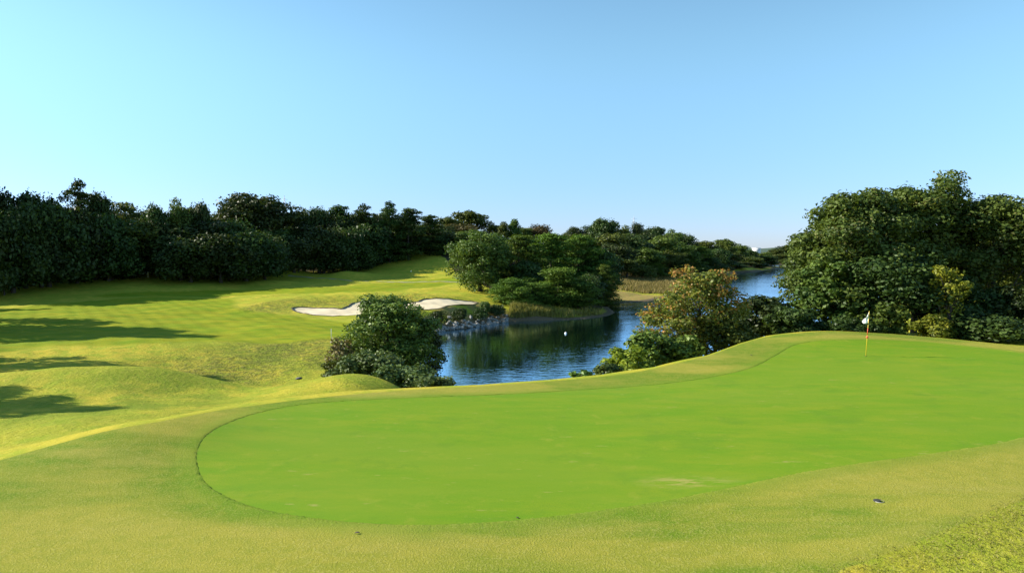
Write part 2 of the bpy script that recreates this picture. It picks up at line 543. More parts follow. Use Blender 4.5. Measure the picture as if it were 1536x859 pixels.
def ground_material():
    m, nt = new_mat('ground'); n = N(nt)
    p1 = n.scaled(1, 1, 1)
    big = n.noise(p1, .16, 4); mid = n.noise(p1, .9, 4); sml = n.noise(p1, 7., 4, .6)
    st = n.scaled(.35, 1.0, 1.0)
    streak = n.noise(st, .55, 5, .6)
    fine = n.noise(p1, 55., 3, .7)
    grain = n.noise(p1, 140., 2, .8)
    clump = n.noise(p1, 3.2, 5, .65)
    # collar (closely mown, yellowing)
    n1 = n.noise(p1, 26., 2, .6); n2 = n.noise(p1, 62., 2, .6); n3 = n.noise(p1, 2.4, 5, .65); n4 = n.noise(st, .30, 4, .6)
    cA = n.mix(n.ramp(n4, .43, .57), (0.1264, 0.1911, 0.014), (0.2808, 0.2611, 0.036))
    cA = n.mix(n.math('MULTIPLY', n.ramp(n3, .42, .62), .6), cA, (0.2143, 0.2278, 0.026))
    cA = n.mix(n.math('MULTIPLY', n.ramp(streak, .50, .72), .6), cA, (0.3215, 0.2778, 0.055))
    cA = n.mix(n.math('MULTIPLY', n.ramp(n1, .50, .64), .34), cA, (0.4286, 0.3833, 0.12))
    cA = n.mix(n.math('MULTIPLY', n.ramp(n2, .50, .64), .36), cA, (0.0911, 0.1389, 0.01))
    cA = n.mix(n.math('MULTIPLY', n.ramp(n.attr('sd_green'), .05, .9, 1., 0.), .45), cA, (0.1179, 0.2111, 0.014))
    # rough
    cR = n.mix(n.ramp(big, .38, .62), (0.2815, 0.2907, 0.0259), (0.4191, 0.3446, 0.0364))
    cR = n.mix(n.ramp(mid, .42, .66), cR, (0.2488, 0.2907, 0.0234))
    cR = n.mix(n.math('MULTIPLY', n.ramp(clump, .50, .76), .30), cR, (0.144, 0.1757, 0.0206))
    cR = n.mix(n.math('MULTIPLY', n.ramp(sml, .50, .7), .35), cR, (0.4715, 0.4056, 0.0906))
    cR = n.mix(n.math('MULTIPLY', n.attr('lush'), n.ramp(n.noise(p1, .35, 5, .65), .36, .60)), cR, n.mix(n.ramp(sml, .35, .65), (0.1175, 0.1868, 0.012), (0.1927, 0.2172, 0.026)))
    # tufted tall rough
    tn = n.noise(p1, 1.6, 5, .7)
    tm = n.math('MULTIPLY', n.attr('tuft'), n.ramp(tn, .40, .60))
    cR = n.mix(n.math('MULTIPLY', tm, .8), cR, (.085, .100, .020))
    cR = n.mix(n.math('MULTIPLY', n.math('MULTIPLY', n.attr('tuft'), n.ramp(sml, .5, .62)), .6), cR, (.30, .25, .08))
    # fairway
    cF = n.mix(n.ramp(streak, .35, .65), (0.144, 0.2152, 0.0096), (0.246, 0.252, 0.0132))
    cF = n.mix(n.math('MULTIPLY', n.ramp(sml, .45, .7), .25), cF, (0.192, 0.1785, 0.018))
    wob = n.math('MULTIPLY_ADD', mid, 3.0); 
    fsd = n.math('ADD', n.attr('sd_fair'), n.math('MULTIPLY', n.math('SUBTRACT', mid, .5), 2.2))
    c = n.mix(n.ramp(fsd, -.8, 1.0), cF, cR)
    # dry, reedy and bare banks
    cD = n.mix(n.ramp(mid, .35, .65), (.30, .20, .07), (.22, .20, .05))
    c = n.mix(n.ramp(n.math('ADD', n.attr('dry'), n.math('MULTIPLY', n.math('SUBTRACT', mid, .5), .8)), .25, .6), c, cD)
    csd = n.math('ADD', n.attr('sd_collar'), n.math('MULTIPLY', n.math('SUBTRACT', clump, .5), .12))
    inC = n.ramp(csd, -.02, .05, 1., 0.)
    c = n.mix(inC, c, cA)
    lsd = n.math('ADD', n.attr('sd_lake'), n.math('MULTIPLY', n.math('SUBTRACT', clump, .5), 1.4))
    c = n.mix(n.ramp(lsd, .9, 2.2, 1., 0.), c, n.mix(n.ramp(sml, .4, .6), (.10, .075, .045), (.17, .13, .08)))
    c = n.mix(n.ramp(lsd, -.4, -.1, 1., 0.), c, (.02, .025, .015))
    # forest floor under the trees
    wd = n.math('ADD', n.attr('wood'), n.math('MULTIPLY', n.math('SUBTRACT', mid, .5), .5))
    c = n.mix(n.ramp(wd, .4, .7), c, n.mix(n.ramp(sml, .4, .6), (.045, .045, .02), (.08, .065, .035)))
    # bunker rim
    c = n.mix(n.ramp(n.attr('sd_bunker'), -.05, .12, 1., 0.), c, (.09, .075, .04))
    hgt_near = n.math('ADD', n.math('MULTIPLY', n1, .016), n.math('MULTIPLY', n2, .012))
    hgt_far = n.math('ADD', n.math('MULTIPLY', clump, .10), n.math('MULTIPLY', sml, .05))
    hgt_far = n.math('ADD', hgt_far, n.math('MULTIPLY', n.math('MULTIPLY', tn, n.attr('tuft')), .5))
    rgh = n.math('MULTIPLY', n.ramp(n.attr('sd_collar'), .0, .8), n.ramp(fsd, -1, 1.5, .25, 1.))
    hg = n.math('ADD', hgt_near, n.math('MULTIPLY', hgt_far, rgh))
    bp = n('ShaderNodeBump', {'Height': hg, 'Strength': .9, 'Distance': 1.0})
    b = n('ShaderNodeBsdfPrincipled', {'Base Color': c, 'Roughness': .85, 'Specular IOR Level': .04, 'Normal': bp.outputs[0], 'Sheen Weight': .0})
    n.out(b.outputs[0])
    return m


def green_material():
    m, nt = new_mat('putting_green'); n = N(nt)
    p1 = n.scaled(1, 1, 1)
    g = n('ShaderNodeNewGeometry').outputs['Position']
    rot = n('ShaderNodeMapping', {'Vector': g, 'Rotation': (0, 0, .75), 'Scale': (.28, .9, 1)}).outputs[0]
    streak = n.noise(rot, 1.6, 6, .68)
    big = n.noise(p1, .22, 4); mid = n.noise(p1, 1.5, 4, .6); sml = n.noise(p1, 9., 3, .6)
    fine = n.noise(p1, 34., 2, .7); grain = n.noise(p1, 75., 2, .7)
    c = n.mix(n.ramp(streak, .30, .70), (0.1206, 0.2394, 0.0108), (0.1969, 0.2565, 0.0151))
    c = n.mix(n.math('MULTIPLY', n.ramp(big, .35, .65), .5), c, (0.1312, 0.2337, 0.0108))
    c = n.mix(n.math('MULTIPLY', n.ramp(mid, .58, .75), .5), c, (0.2624, 0.2736, 0.0323))
    c = n.mix(n.math('MULTIPLY', n.ramp(sml, .62, .78), .35), c, (0.3149, 0.2622, 0.0539))
    c = n.mix(n.math('MULTIPLY', n.ramp(grain, .46, .60), .50), c, (0.0788, 0.1596, 0.0086))
    c = n.mix(n.math('MULTIPLY', n.ramp(n.noise(rot, .35, 4, .6), .45, .65), .35), c, (.165, .235, .020))
    c = n.mix(n.math('MULTIPLY', n.ramp(n.noise(p1, .55, 5, .7), .52, .70), .45), c, (.095, .190, .014))
    # scattered yellow worn flecks
    vo = n('ShaderNodeTexNoise', {'Vector': rot, 'Scale': 4.5, 'Detail': 4, 'Roughness': .7}).outputs['Fac']
    c = n.mix(n.math('MULTIPLY', n.ramp(vo, .64, .72), .6), c, (.30, .27, .08))
    wx, wy = hit(1030, 722, plateau)
    dv = n('ShaderNodeVectorMath', {0: g, 1: (wx, wy, 7.0)}, operation='SUBTRACT').outputs[0]
    dl = n('ShaderNodeVectorMath', {0: n('ShaderNodeMapping', {'Vector': dv, 'Scale': (.75, 2.0, 0.)}).outputs[0]}, operation='LENGTH').outputs['Value']
    worn = n.math('MULTIPLY', n.ramp(dl, .1, 1.1, 1., 0.), n.ramp(n.noise(rot, 6., 4, .7), .44, .60))
    c = n.mix(n.math('MULTIPLY', worn, .75), c, (.34, .28, .085))
    hg = n.math('ADD', n.math('MULTIPLY', fine, .004), n.math('MULTIPLY', grain, .003))
    bp = n('ShaderNodeBump', {'Height': hg, 'Strength': .7, 'Distance': 1.0})
    b = n('ShaderNodeBsdfPrincipled', {'Base Color': c, 'Roughness': .8, 'Specular IOR Level': .05, 'Normal': bp.outputs[0]})
    n.out(b.outputs[0])
    return m


def sand_material():
    m, nt = new_mat('sand'); n = N(nt)
    p = n.scaled(1, 1, 1)
    a = n.noise(p, .5, 4); b_ = n.noise(p, 6., 4, .7)
    c = n.mix(n.ramp(a, .35, .65), (.53, .435, .27), (.66, .545, .355))
    c = n.mix(n.math('MULTIPLY', n.ramp(b_, .5, .75), .3), c, (.52, .45, .34))
    bp = n('ShaderNodeBump', {'Height': n.math('ADD', n.math('MULTIPLY', b_, .05), n.math('MULTIPLY', a, .2)), 'Strength': .6})
    n.out(n('ShaderNodeBsdfPrincipled', {'Base Color': c, 'Roughness': .95, 'Normal': bp.outputs[0]}).outputs[0])
    return m


def water_material():
    m, nt = new_mat('water'); n = N(nt)
    g = n('ShaderNodeNewGeometry').outputs['Position']
    w1 = n.noise(n('ShaderNodeMapping', {'Vector': g, 'Scale': (.55, 1.15, 1), 'Rotation': (0, 0, .25)}).outputs[0], 1.0, 3, .55)
    w2 = n.noise(n('ShaderNodeMapping', {'Vector': g, 'Scale': (1.6, 3.0, 1), 'Rotation': (0, 0, -.2)}).outputs[0], 1.0, 2, .5)
    w3 = n.noise(n('ShaderNodeMapping', {'Vector': g, 'Scale': (.06, .12, 1)}).outputs[0], 1.0, 3, .5)
    hgt = n.math('ADD', n.math('MULTIPLY', w1, .085), n.math('MULTIPLY', w2, .036))
    hgt = n.math('MULTIPLY', hgt, n.ramp(w3, .3, .65, .55, 1.0))
    bp = n('ShaderNodeBump', {'Height': hgt, 'Strength': .8, 'Distance': .42})
    body = n('ShaderNodeBsdfDiffuse', {'Color': (.008, .020, .028, 1), 'Normal': bp.outputs[0]})
    gl = n('ShaderNodeBsdfGlossy', {'Color': (.64, .84, 1.0, 1), 'Roughness': .03, 'Normal': bp.outputs[0]})
    fr = n('ShaderNodeFresnel', {'IOR': 1.33, 'Normal': bp.outputs[0]}).outputs[0]
    fac = n('ShaderNodeClamp', {'Value': n.math('MULTIPLY', fr, 2.6), 'Min': .04, 'Max': .95}).outputs[0]
    n.out(n('ShaderNodeMixShader', {0: fac, 1: body.outputs[0], 2: gl.outputs[0]}).outputs[0])
    return m


M['ground'] = ground_material()
M['green'] = green_material()
M['sand'] = sand_material()
M['water'] = water_material()
M['soil'] = simple('soil', (.10, .08, .045), .95, scale=3, var=.4)
M['stone'] = simple('stone', (.24, .235, .215), .85, scale=2.5, var=.3)
M['white'] = simple('white_paint', (.8, .8, .78), .5, var=.05)
M['yellow'] = simple('yellow_paint', (.75, .52, .04), .4, var=.08)
M['red'] = simple('red_paint', (.70, .10, .04), .4, var=.1)
M['dark'] = simple('dark_plastic', (.03, .032, .028), .95)
M['grey'] = simple('grey_concrete', (.32, .31, .29), .85)
M['path'] = simple('path_concrete', (.27, .25, .14), .9, scale=.8)
M['steel'] = simple('steel', (.55, .56, .58), .5, .3)

ground = build_ground()


def sheet(name, poly, mat, zfun, center, rings=40, kind='structure'):
    c = np.array(center)
    rs = np.linspace(0, 1, rings + 1)[1:]
    pts = np.concatenate([[c]] + [c + r * (poly - c) for r in rs])
    z = zfun(pts[:, 0], pts[:, 1])
    n = len(poly)
    idx = 1 + np.arange(rings * n).reshape(rings, n)
    tri = np.stack([np.zeros(n, int), idx[0], np.roll(idx[0], -1)], 1)
    a, b = idx[:-1], idx[1:]
    q = np.stack([a.ravel(), b.ravel(), np.roll(b, -1, 1).ravel(), np.roll(a, -1, 1).ravel()], 1)
    area = .5 * np.sum(poly[:, 0] * np.roll(poly[:, 1], -1) - np.roll(poly[:, 0], -1) * poly[:, 1])
    if area < 0:
        tri = tri[:, ::-1]; q = q[:, ::-1]
    o = link(name, mesh_np(name, np.column_stack([pts, z]), [tri, q], mat, True))
    return tag(o, kind=kind)


_gc = (7.5, 21.5)
sheet('putting_green', GREEN, M['green'], lambda x, y: H(x, y) + .004, _gc, 90)

def collar_edge():
    p = GREEN; n_ = len(p)
    m_ = 6
    t = np.arange(n_ * m_) / m_
    p = np.stack([np.interp(t, np.arange(n_ + 1), np.append(GREEN[:, k], GREEN[0, k])) for k in (0, 1)], 1); n_ = len(p)
    nr = np.roll(p, -1, 0) - np.roll(p, 1, 0); nr = np.stack([nr[:, 1], -nr[:, 0]], 1); nr /= np.linalg.norm(nr, axis=1)[:, None]
    if .5 * np.sum(p[:, 0] * np.roll(p[:, 1], -1) - np.roll(p[:, 0], -1) * p[:, 1]) < 0: nr = -nr
    nr = (nr + np.roll(nr, 3, 0) + np.roll(nr, -3, 0)); nr /= np.linalg.norm(nr, axis=1)[:, None]
    rows = []
    for off, up in ((-.01, .000), (.0, .006), (.03, .011), (.12, .010), (.30, .007), (.55, -.004)):
        j = rng.uniform(-.02, .02, n_) if off < .05 else 0
        q = p + nr * (off + j)[:, None] if not np.isscalar(j) else p + nr * off
        rows.append(np.column_stack([q, H(q[:, 0], q[:, 1]) + up + (rng.uniform(-.005, .005, n_) if 0 <= off < .2 else 0)]))
    V = np.concatenate(rows); i = np.arange(n_); j = np.roll(i, -1)
    q = np.concatenate([np.stack([i + k * n_, j + k * n_, j + (k + 1) * n_, i + (k + 1) * n_], 1) for k in range(5)])
    o_ = np.zeros(len(V))
    me = mesh_np('collar_edge', V, q, M['ground'], True, {'sd_collar': ('POINT', o_ - 3), 'sd_fair': ('POINT', o_ + 60), 'sd_lake': ('POINT', o_ + 60), 'sd_bunker': ('POINT', o_ + 60),
                 'sd_green': ('POINT', np.maximum(sdist(V[:, 0], V[:, 1], GREEN), 0))})
    tag(link('collar_edge', me), kind='structure')


collar_edge()

# bunker: sand, and the cut turf face behind it
_t = np.arange(len(BUNKER))


def bunker_build():
    # the sand is triangulated as strips between the polygon's left/right ends (not star shaped): use constrained ngon through bmesh
    import bmesh
    bm = bmesh.new()
    vs = [bm.verts.new((x, y, 0)) for x, y in BUNKER]
    f = bm.faces.new(vs)
    bmesh.ops.triangulate(bm, faces=[f])
    for _ in range(4):
        es = [e for e in bm.edges if e.calc_length() > 1.4]
        if not es: break
        bmesh.ops.subdivide_edges(bm, edges=es, cuts=1, use_grid_fill=False)
        bmesh.ops.triangulate(bm, faces=bm.faces[:])
    co = np.array([v.co[:] for v in bm.verts])
    z = H(co[:, 0], co[:, 1], False)
    sd = sdist(co[:, 0], co[:, 1], BUNKER)
    z = z - .10 - .16 * sstep(0, 3, -sd)
    # level it a little so that the floor of the bunker faces the player
    for v, zz in zip(bm.verts, z): v.co.z = zz
    bm.normal_update()
    if sum(fc.normal.z for fc in bm.faces) < 0: bmesh.ops.reverse_faces(bm, faces=bm.faces[:])
    me = bpy.data.meshes.new('bunker_sand'); bm.to_mesh(me); bm.free()
    me.materials.append(M['sand'])
    me.polygons.foreach_set('use_smooth', np.ones(len(me.polygons), bool))
    o = link('bunker_sand', me); tag(o, kind='structure')
    p = BUNKER; n = len(p)
    zt = H(p[:, 0], p[:, 1], False)
    cen = p.mean(0)
    nrm = np.roll(p, -1, 0) - np.roll(p, 1, 0); nrm = np.stack([nrm[:, 1], -nrm[:, 0]], 1); nrm /= np.linalg.norm(nrm, axis=1)[:, None]
    area = .5 * np.sum(p[:, 0] * np.roll(p[:, 1], -1) - np.roll(p[:, 0], -1) * p[:, 1])
    if area < 0: nrm = -nrm
    jit = rng.uniform(-.03, .05, n)
    A = np.column_stack([p - nrm * .05, zt - .22]); B = np.column_stack([p + nrm * .0, zt + .03 + jit]); Cc = np.column_stack([p + nrm * .30, zt + .02])
    V = np.concatenate([A, B, Cc]); i = np.arange(n); j = np.roll(i, -1)
    q = np.concatenate([np.stack([i, j, j + n, i + n], 1), np.stack([i + n, j + n, j + 2 * n, i + 2 * n], 1)])
    o = link('bunker_lip', mesh_np('bunker_lip', V, q, M['soil'], True)); tag(o, kind='structure')


bunker_build()

# water
def water():
    xs = np.linspace(-30, 440, 60); ys = np.linspace(37, 640, 60)
    X, Y = np.meshgrid(xs, ys, indexing='ij')
    V = np.stack([X.ravel(), Y.ravel(), np.zeros(X.size)], 1)
    i = np.arange(X.size).reshape(X.shape)
    q = np.stack([i[:-1, :-1].ravel(), i[1:, :-1].ravel(), i[1:, 1:].ravel(), i[:-1, 1:].ravel()], 1)
    return tag(link('lake_water', mesh_np('lake_water', V, q, M['water'], True)), kind='structure')


water()

# ------------------------------------------------------------------ foliage meshes
def leaves(pos, nrm, size, aspect, rs, droop=0.):
    """diamond leaves; pos (n,3), nrm (n,3)"""
    n = len(pos)
    nrm = nrm / (np.linalg.norm(nrm, axis=1, keepdims=True) + 1e-9)
    rv = rs.normal(size=(n, 3))
    a = np.cross(nrm, rv); a /= (np.linalg.norm(a, axis=1, keepdims=True) + 1e-9)
    b = np.cross(nrm, a)
    s = size * rs.uniform(.65, 1.35, (n, 1))
    w = s * aspect
    fold = nrm * s * .18
    v = np.stack([pos - a * s * .5, pos - b * w * .5 + fold, pos + a * s * .5, pos + b * w * .5 + fold], 1).reshape(-1, 3)
    f = np.arange(4 * n).reshape(n, 4)
    return v, f


def blob_leaves(blobs, count, size, rs, aspect=.62, up=.25, outward=.9, shell=(.55, 1.06), under=.8, accent_z=None):
    C = np.array([b[0] for b in blobs], float); R = np.array([b[1] for b in blobs], float)
    tone = rs.uniform(-.32, .32, len(blobs))
    acc = rs.uniform(-.25, .25, len(blobs))
    area = (R[:, 0] * R[:, 1] + R[:, 0] * R[:, 2] + R[:, 1] * R[:, 2])
    k = rs.choice(len(blobs), int(count * 1.5), p=area / area.sum())
    d = rs.normal(size=(len(k), 3)); d /= np.linalg.norm(d, axis=1, keepdims=True)
    keep = (d[:, 2] > -.25) | (rs.random(len(k)) < under)
    k, d = k[keep][:count], d[keep][:count]
    rad = rs.uniform(shell[0] ** 2, shell[1] ** 2, (len(k), 1)) ** .5
    wob = 1 + .18 * np.sin(d[:, :1] * 7 + k[:, None]) * np.sin(d[:, 1:2] * 6 + 2 * k[:, None]) + .12 * np.sin(d[:, 2:3] * 9 + k[:, None])
    pos = C[k] + d * R[k] * rad * wob
    nr = d * outward + rs.normal(size=d.shape) * .6 + np.array([0, 0, up])
    v, f = leaves(pos, nr, size, aspect, rs)
    tint = np.clip(.45 + tone[k] + rs.normal(0, .18, len(k)), 0, 1)
    ac = np.clip(.5 + acc[k] + rs.normal(0, .2, len(k)), 0, 1)
    return v, f, tint, ac


def crown_mesh(name, blobs, count, size, mat, seed, **kw):
    rs = np.random.default_rng(seed)
    v, f, t, a = blob_leaves(blobs, count, size, rs, **kw)
    return mesh_np(name, v, f, mat, False, {'tint': ('FACE', t), 'accent': ('FACE', a)})


def round_blobs(seed, w, h0, h1, n, rb=(.26, .40), flat=1.0, lop=.25, egg=0.):
    """blobs filling an uneven crown of width w between heights h0 and h1"""
    rs = np.random.default_rng(seed)
    out = []
    hc, hh = (h0 + h1) / 2, (h1 - h0) / 2
    for i in range(n):
        d = rs.normal(size=3); d /= np.linalg.norm(d)
        if d[2] < -.55: d[2] *= -1
        rr = rs.uniform(.45, .78)
        b = rs.uniform(*rb) * w / 2
        k = 1 + lop * math.sin(2.3 * math.atan2(d[1], d[0]) + seed)
        wz = 1 - egg * d[2]
        out.append(((d[0] * rr * w / 2 * k * wz, d[1] * rr * w / 2 * k * wz, hc + d[2] * rr * hh), (b, b, b * flat * rs.uniform(.8, 1.1))))
    out.append(((0, 0, hc), (w * .27, w * .27, hh * .62)))
    return out


def trunk_mesh(name, h, r, blobs, seed, mat, limbs=6, fork=.35, lean=0.):
    rs = np.random.default_rng(seed)
    g = Geo()
    pts = [(0, 0, -.6)]
    x = y = 0
    for k in range(1, 7):
        x += rs.normal(0, .05) * h * .1 + lean * h / 6; y += rs.normal(0, .05) * h * .1
        pts.append((x, y, h * .85 * k / 6))
    rad = [r * 1.35] + [r * (1 - .14 * k) for k in range(1, 7)]
    g.tube(pts, rad, 8)
    order = rs.permutation(len(blobs))[:limbs]
    for i in order:
        c = np.array(blobs[i][0])
        k = int(np.clip(round(c[2] / (h * .85) * 6 * rs.uniform(.45, .8)), 1, 5))
        p0 = np.array(pts[k]); m_ = (p0 + c) / 2 + np.array([0, 0, -.04 * h]) + rs.normal(0, .02 * h, 3)
        g.tube([p0, p0 * .7 + m_ * .3 + rs.normal(0, .01 * h, 3), m_, c * .7 + m_ * .3, c], [rad[k] * .55, rad[k] * .45, rad[k] * .34, rad[k] * .22, rad[k] * .07], 6)
    return g.mesh(name, mat)


PROTO = {}


def proto_broad(key, seed, w, h, n, count, size, mat, h0=.0, rb=(.24, .40), flat=.85, trunk=.28, lop=.2, limbs=6, egg=0., bark='bark', **kw):
    bl = round_blobs(seed, w, h * h0, h, n, rb, flat, lop, egg)
    cm = crown_mesh('crown', bl, count, size, M[mat], seed + 50, **kw)
    co = np.empty(len(cm.vertices) * 3, np.float32); cm.vertices.foreach_get('co', co); co = co.reshape(-1, 3)
    top = np.percentile(co[:, 2], 99.6); wd = np.percentile(np.hypot(co[:, 0], co[:, 1]), 97) * 2
    PROTO[key] = (cm, trunk_mesh('trunk', h, trunk, bl, seed, M[bark], limbs), top, wd)


def proto_pine(key, seed, w, h, npad, count, size, mat, h0=.25, trunk=.26, dome=.62):
    """irregular pine: flat needle pads at the ends of the boughs, filling a rounded uneven head"""
    rs = np.random.default_rng(seed)
    bl = []
    for i in range(npad):
        f = (i + rs.uniform(0, 1)) / npad
        z = h * (h0 + (1 - h0) * f * .97)
        reach = w / 2 * math.sin(math.pi * (.22 + dome * f)) * rs.uniform(.75, 1.1)
        a = i * 2.4 + rs.normal(0, .35)
        rr = reach * rs.uniform(.35, 1.0)
        pr = w * .17 * rs.uniform(.7, 1.35) * (1.05 - .35 * f)
        bl.append(((math.cos(a) * rr, math.sin(a) * rr, z - .06 * rr + rs.normal(0, .02 * h)), (pr * 1.15, pr * 1.0, pr * rs.uniform(.34, .5))))
    for f in (.60, .70, .78, .85, .91, .96):
        pr = w * .19 * (1.65 - f)
        bl.append(((rs.normal(0, .03 * w), rs.normal(0, .03 * w), h * f), (pr, pr, h * .06)))
    cm = crown_mesh('crown', bl, count, size, M[mat], seed + 50, aspect=.42, up=1.1, outward=.6, shell=(.35, 1.05), under=.45)
    co = np.empty(len(cm.vertices) * 3, np.float32); cm.vertices.foreach_get('co', co); co = co.reshape(-1, 3)
    PROTO[key] = (cm, trunk_mesh('trunk', h * 1.08, trunk, bl, seed, M['bark'], 14), np.percentile(co[:, 2], 99.3), np.percentile(np.hypot(co[:, 0], co[:, 1]), 96) * 2)


proto_broad('broad_a', 11, 10, 12, 40, 7500, .50, 'leaf_dark', egg=-.2, h0=-.1)
proto_broad('broad_e', 41, 11, 11, 44, 8500, .50, 'leaf_dark', egg=-.25, h0=-.15, lop=.3)
proto_broad('broad_b', 12, 11, 12, 42, 7500, .50, 'leaf_dark', lop=.35, egg=-.1, h0=-.1)
proto_broad('broad_c', 13, 8, 13, 30, 6000, .46, 'leaf_mid', lop=.3)
proto_broad('broad_d', 14, 9, 12, 46, 7000, .46, 'leaf_mid', rb=(.18, .32))
proto_broad('brown_a', 15, 9, 11, 36, 6000, .46, 'leaf_brown')
proto_broad('umbrella', 16, 16, 13, 70, 12000, .50, 'leaf_dark', h0=.35, rb=(.16, .26), flat=.7, trunk=.4, limbs=10)
proto_broad('upright', 17, 5.5, 13, 26, 4500, .44, 'leaf_mid', rb=(.28, .45))
proto_broad('sparse', 18, 10, 12, 26, 2200, .42, 'leaf_mid', rb=(.16, .28), h0=.4, flat=.5, limbs=12, shell=(.2, 1.1))
proto_broad('round_oak', 19, 12.5, 13.5, 100, 27000, .34, 'leaf_mid', h0=-.28, rb=(.15, .25), egg=-.06, trunk=.35, limbs=10, lop=.08)
proto_broad('shrub_a', 20, 4.5, 3.4, 22, 2600, .34, 'leaf_mid', h0=0, trunk=.1, rb=(.28, .45))
proto_broad('shrub_b', 21, 5, 3.6, 22, 2600, .34, 'leaf_dark', h0=0, trunk=.1, rb=(.28, .45))
proto_pine('pine_a', 31, 9, 14, 46, 9500, .52, 'needle_dark', h0=.02)
proto_pine('pine_b', 32, 9, 14, 42, 9000, .52, 'needle_dark', h0=.10)
proto_pine('pine_c', 33, 10, 12, 54, 15000, .44, 'needle', h0=.02)
proto_pine('pine_d', 34, 10, 13, 58, 15000, .44, 'needle', h0=.02, dome=.68)
proto_pine('pine_low', 35, 11, 9, 50, 14000, .42, 'needle', h0=.0, dome=.55)

CATS = {'pine': ('pine_tree', 'pine tree'), 'shrub': ('shrub', 'shrub')}


def place(key, x, y, width, height, label, group=None, sink=.15, rz=None, z=None):
    cm, tm, top, wd = PROTO[key]
    nm, cat = ('pine_tree', 'pine tree') if key.startswith('pine') else ('shrub', 'shrub') if key.startswith('shrub') else ('broadleaf_tree', 'tree')
    z = H1(x, y) - sink if z is None else z
    o = empty(nm, (x, y, z), random.uniform(0, 6.28) if rz is None else rz)
    o.scale = (width / wd, width / wd, height / top)
    tag(o, label, cat, group)
    link('trunk', tm, o); link('crown', cm, o)
    return o


def tree(key, px, ytop, wpx, Y, label, group=None):
    x, y, zt = at_d(px, ytop, Y)
    zb = H1(x, y)
    return place(key, x, y, wpx * Y / F, max(zt - zb, 2.0) + .15, label, group)


GL = 'trees of the shaded wood on the left'
GM = 'trees of the wood on the hill beyond the lake'
GF = 'trees on the far right shore'

# --- skyline of the left wood
tree('pine_a', -55, 290, 70, 140, 'ragged pine at the extreme left end of the wood', GL)
tree('broad_b', 0, 288, 85, 138, 'broad dark tree between the two ragged pines at the left edge', GL)
tree('broad_a', 60, 292, 70, 142, 'dark tree just left of the tallest ragged pine', GL)
tree('pine_a', 118, 274, 62, 146, 'tallest ragged pine at the left edge, pointed tip above the wood', GL)
tree('broad_a', 152, 291, 40, 150, 'narrow dark tree tucked against the tall ragged pine', GL)
tree('sparse', 192, 304, 80, 160, 'thin see-through tree with wispy flat branches on the skyline', GL)
tree('broad_b', 232, 309, 55, 153, 'low dark dome between the wispy tree and the two-humped tree', GL)
tree('broad_c', 264, 300, 52, 155, 'taller hump of the two-humped skyline tree pair', GL)
tree('broad_a', 293, 306, 44, 158, 'lower hump of the two-humped skyline tree pair', GL)
tree('broad_c', 322, 322, 46, 180, 'light green tree in the dip left of the big umbrella tree', GL)
tree('umbrella', 379, 293, 125, 182, 'biggest skyline tree, wide smooth umbrella dome above the left wood', GL)
tree('broad_a', 446, 317, 40, 196, 'small dark tree right beside the umbrella dome, sky showing through', GL)
tree('broad_b', 474, 312, 46, 200, 'rounded dark tree second right of the umbrella dome', GL)
tree('pine_b', 507, 310, 56, 204, 'flat-topped pine with two light tips on the skyline', GL)
tree('pine_a', 546, 309, 58, 204, 'layered pine in the middle of the pine row', GL)
tree('pine_a', 584, 305, 50, 206, 'highest pine of the row, pointed tip leaning left', GL)
tree('pine_b', 612, 314, 56, 208, 'layered pine just right of the highest pine', GL)
tree('pine_b', 645, 324, 56, 214, 'last pine at the right end of the pine row', GL)
# --- front rank of the left wood
LBL = 'dark evergreen in the front rank of the shaded wood on the left'
for i, (px, yt, w, Y) in enumerate(((-70, 330, 80, 122), (-20, 325, 80, 126), (35, 330, 80, 132), (85, 322, 75, 140), (140, 326, 75, 146), (195, 332, 75, 150), (245, 335, 70, 154), (300, 332, 75, 156),
                                    (342, 330, 70, 160), (392, 342, 70, 174), (432, 345, 62, 184), (478, 340, 60, 188), (535, 345, 66, 204), (575, 340, 60, 216), (618, 342, 60, 220), (660, 345, 60, 224),
                                    (60, 350, 70, 134), (165, 350, 70, 146), (270, 355, 70, 152), (365, 356, 60, 164), (410, 365, 60, 176), (455, 362, 60, 186), (500, 362, 55, 196), (545, 352, 60, 212), (640, 352, 55, 226))):
    tree(('broad_a', 'broad_b', 'broad_e', 'pine_b', 'broad_a', 'broad_d', 'broad_e')[i % 7], px, yt, w * 1.4, Y, LBL, GL)
tree('broad_c', 517, 346, 30, 190, 'small sunlit tree standing out pale against the dark pine wood', GL)
# more of the wood behind
for i in range(34):
    px = -60 + i * 22; Y = 215 + (i * 37 % 60)
    yt = np.interp(px, [-60, 100, 300, 400, 600, 700], [300, 312, 322, 318, 328, 336]) + (i * 13 % 9)
    tree(('broad_b', 'broad_a', 'pine_a')[i % 3], px, yt, 50, Y, 'dark tree deep inside the shaded wood on the left', GL)
for px, yt, w, Y in ((-40, 318, 80, 121), (15, 312, 80, 128), (70, 308, 80, 135), (112, 312, 70, 141), (160, 322, 70, 145), (285, 352, 70, 150), (330, 352, 76, 153), (368, 350, 80, 158), (396, 356, 60, 165), (440, 352, 66, 178), (485, 352, 66, 188), (524, 340, 60, 196), (548, 336, 60, 204), (498, 318, 60, 203), (508, 322, 60, 210), (518, 322, 60, 217), (528, 324, 60, 224), (560, 322, 56, 226), (600, 326, 50, 234)):
    tree('broad_e', px, yt, w * 1.4, Y, LBL, GL)
SB = 'dark bushy shrub along the foot of the shaded wood'
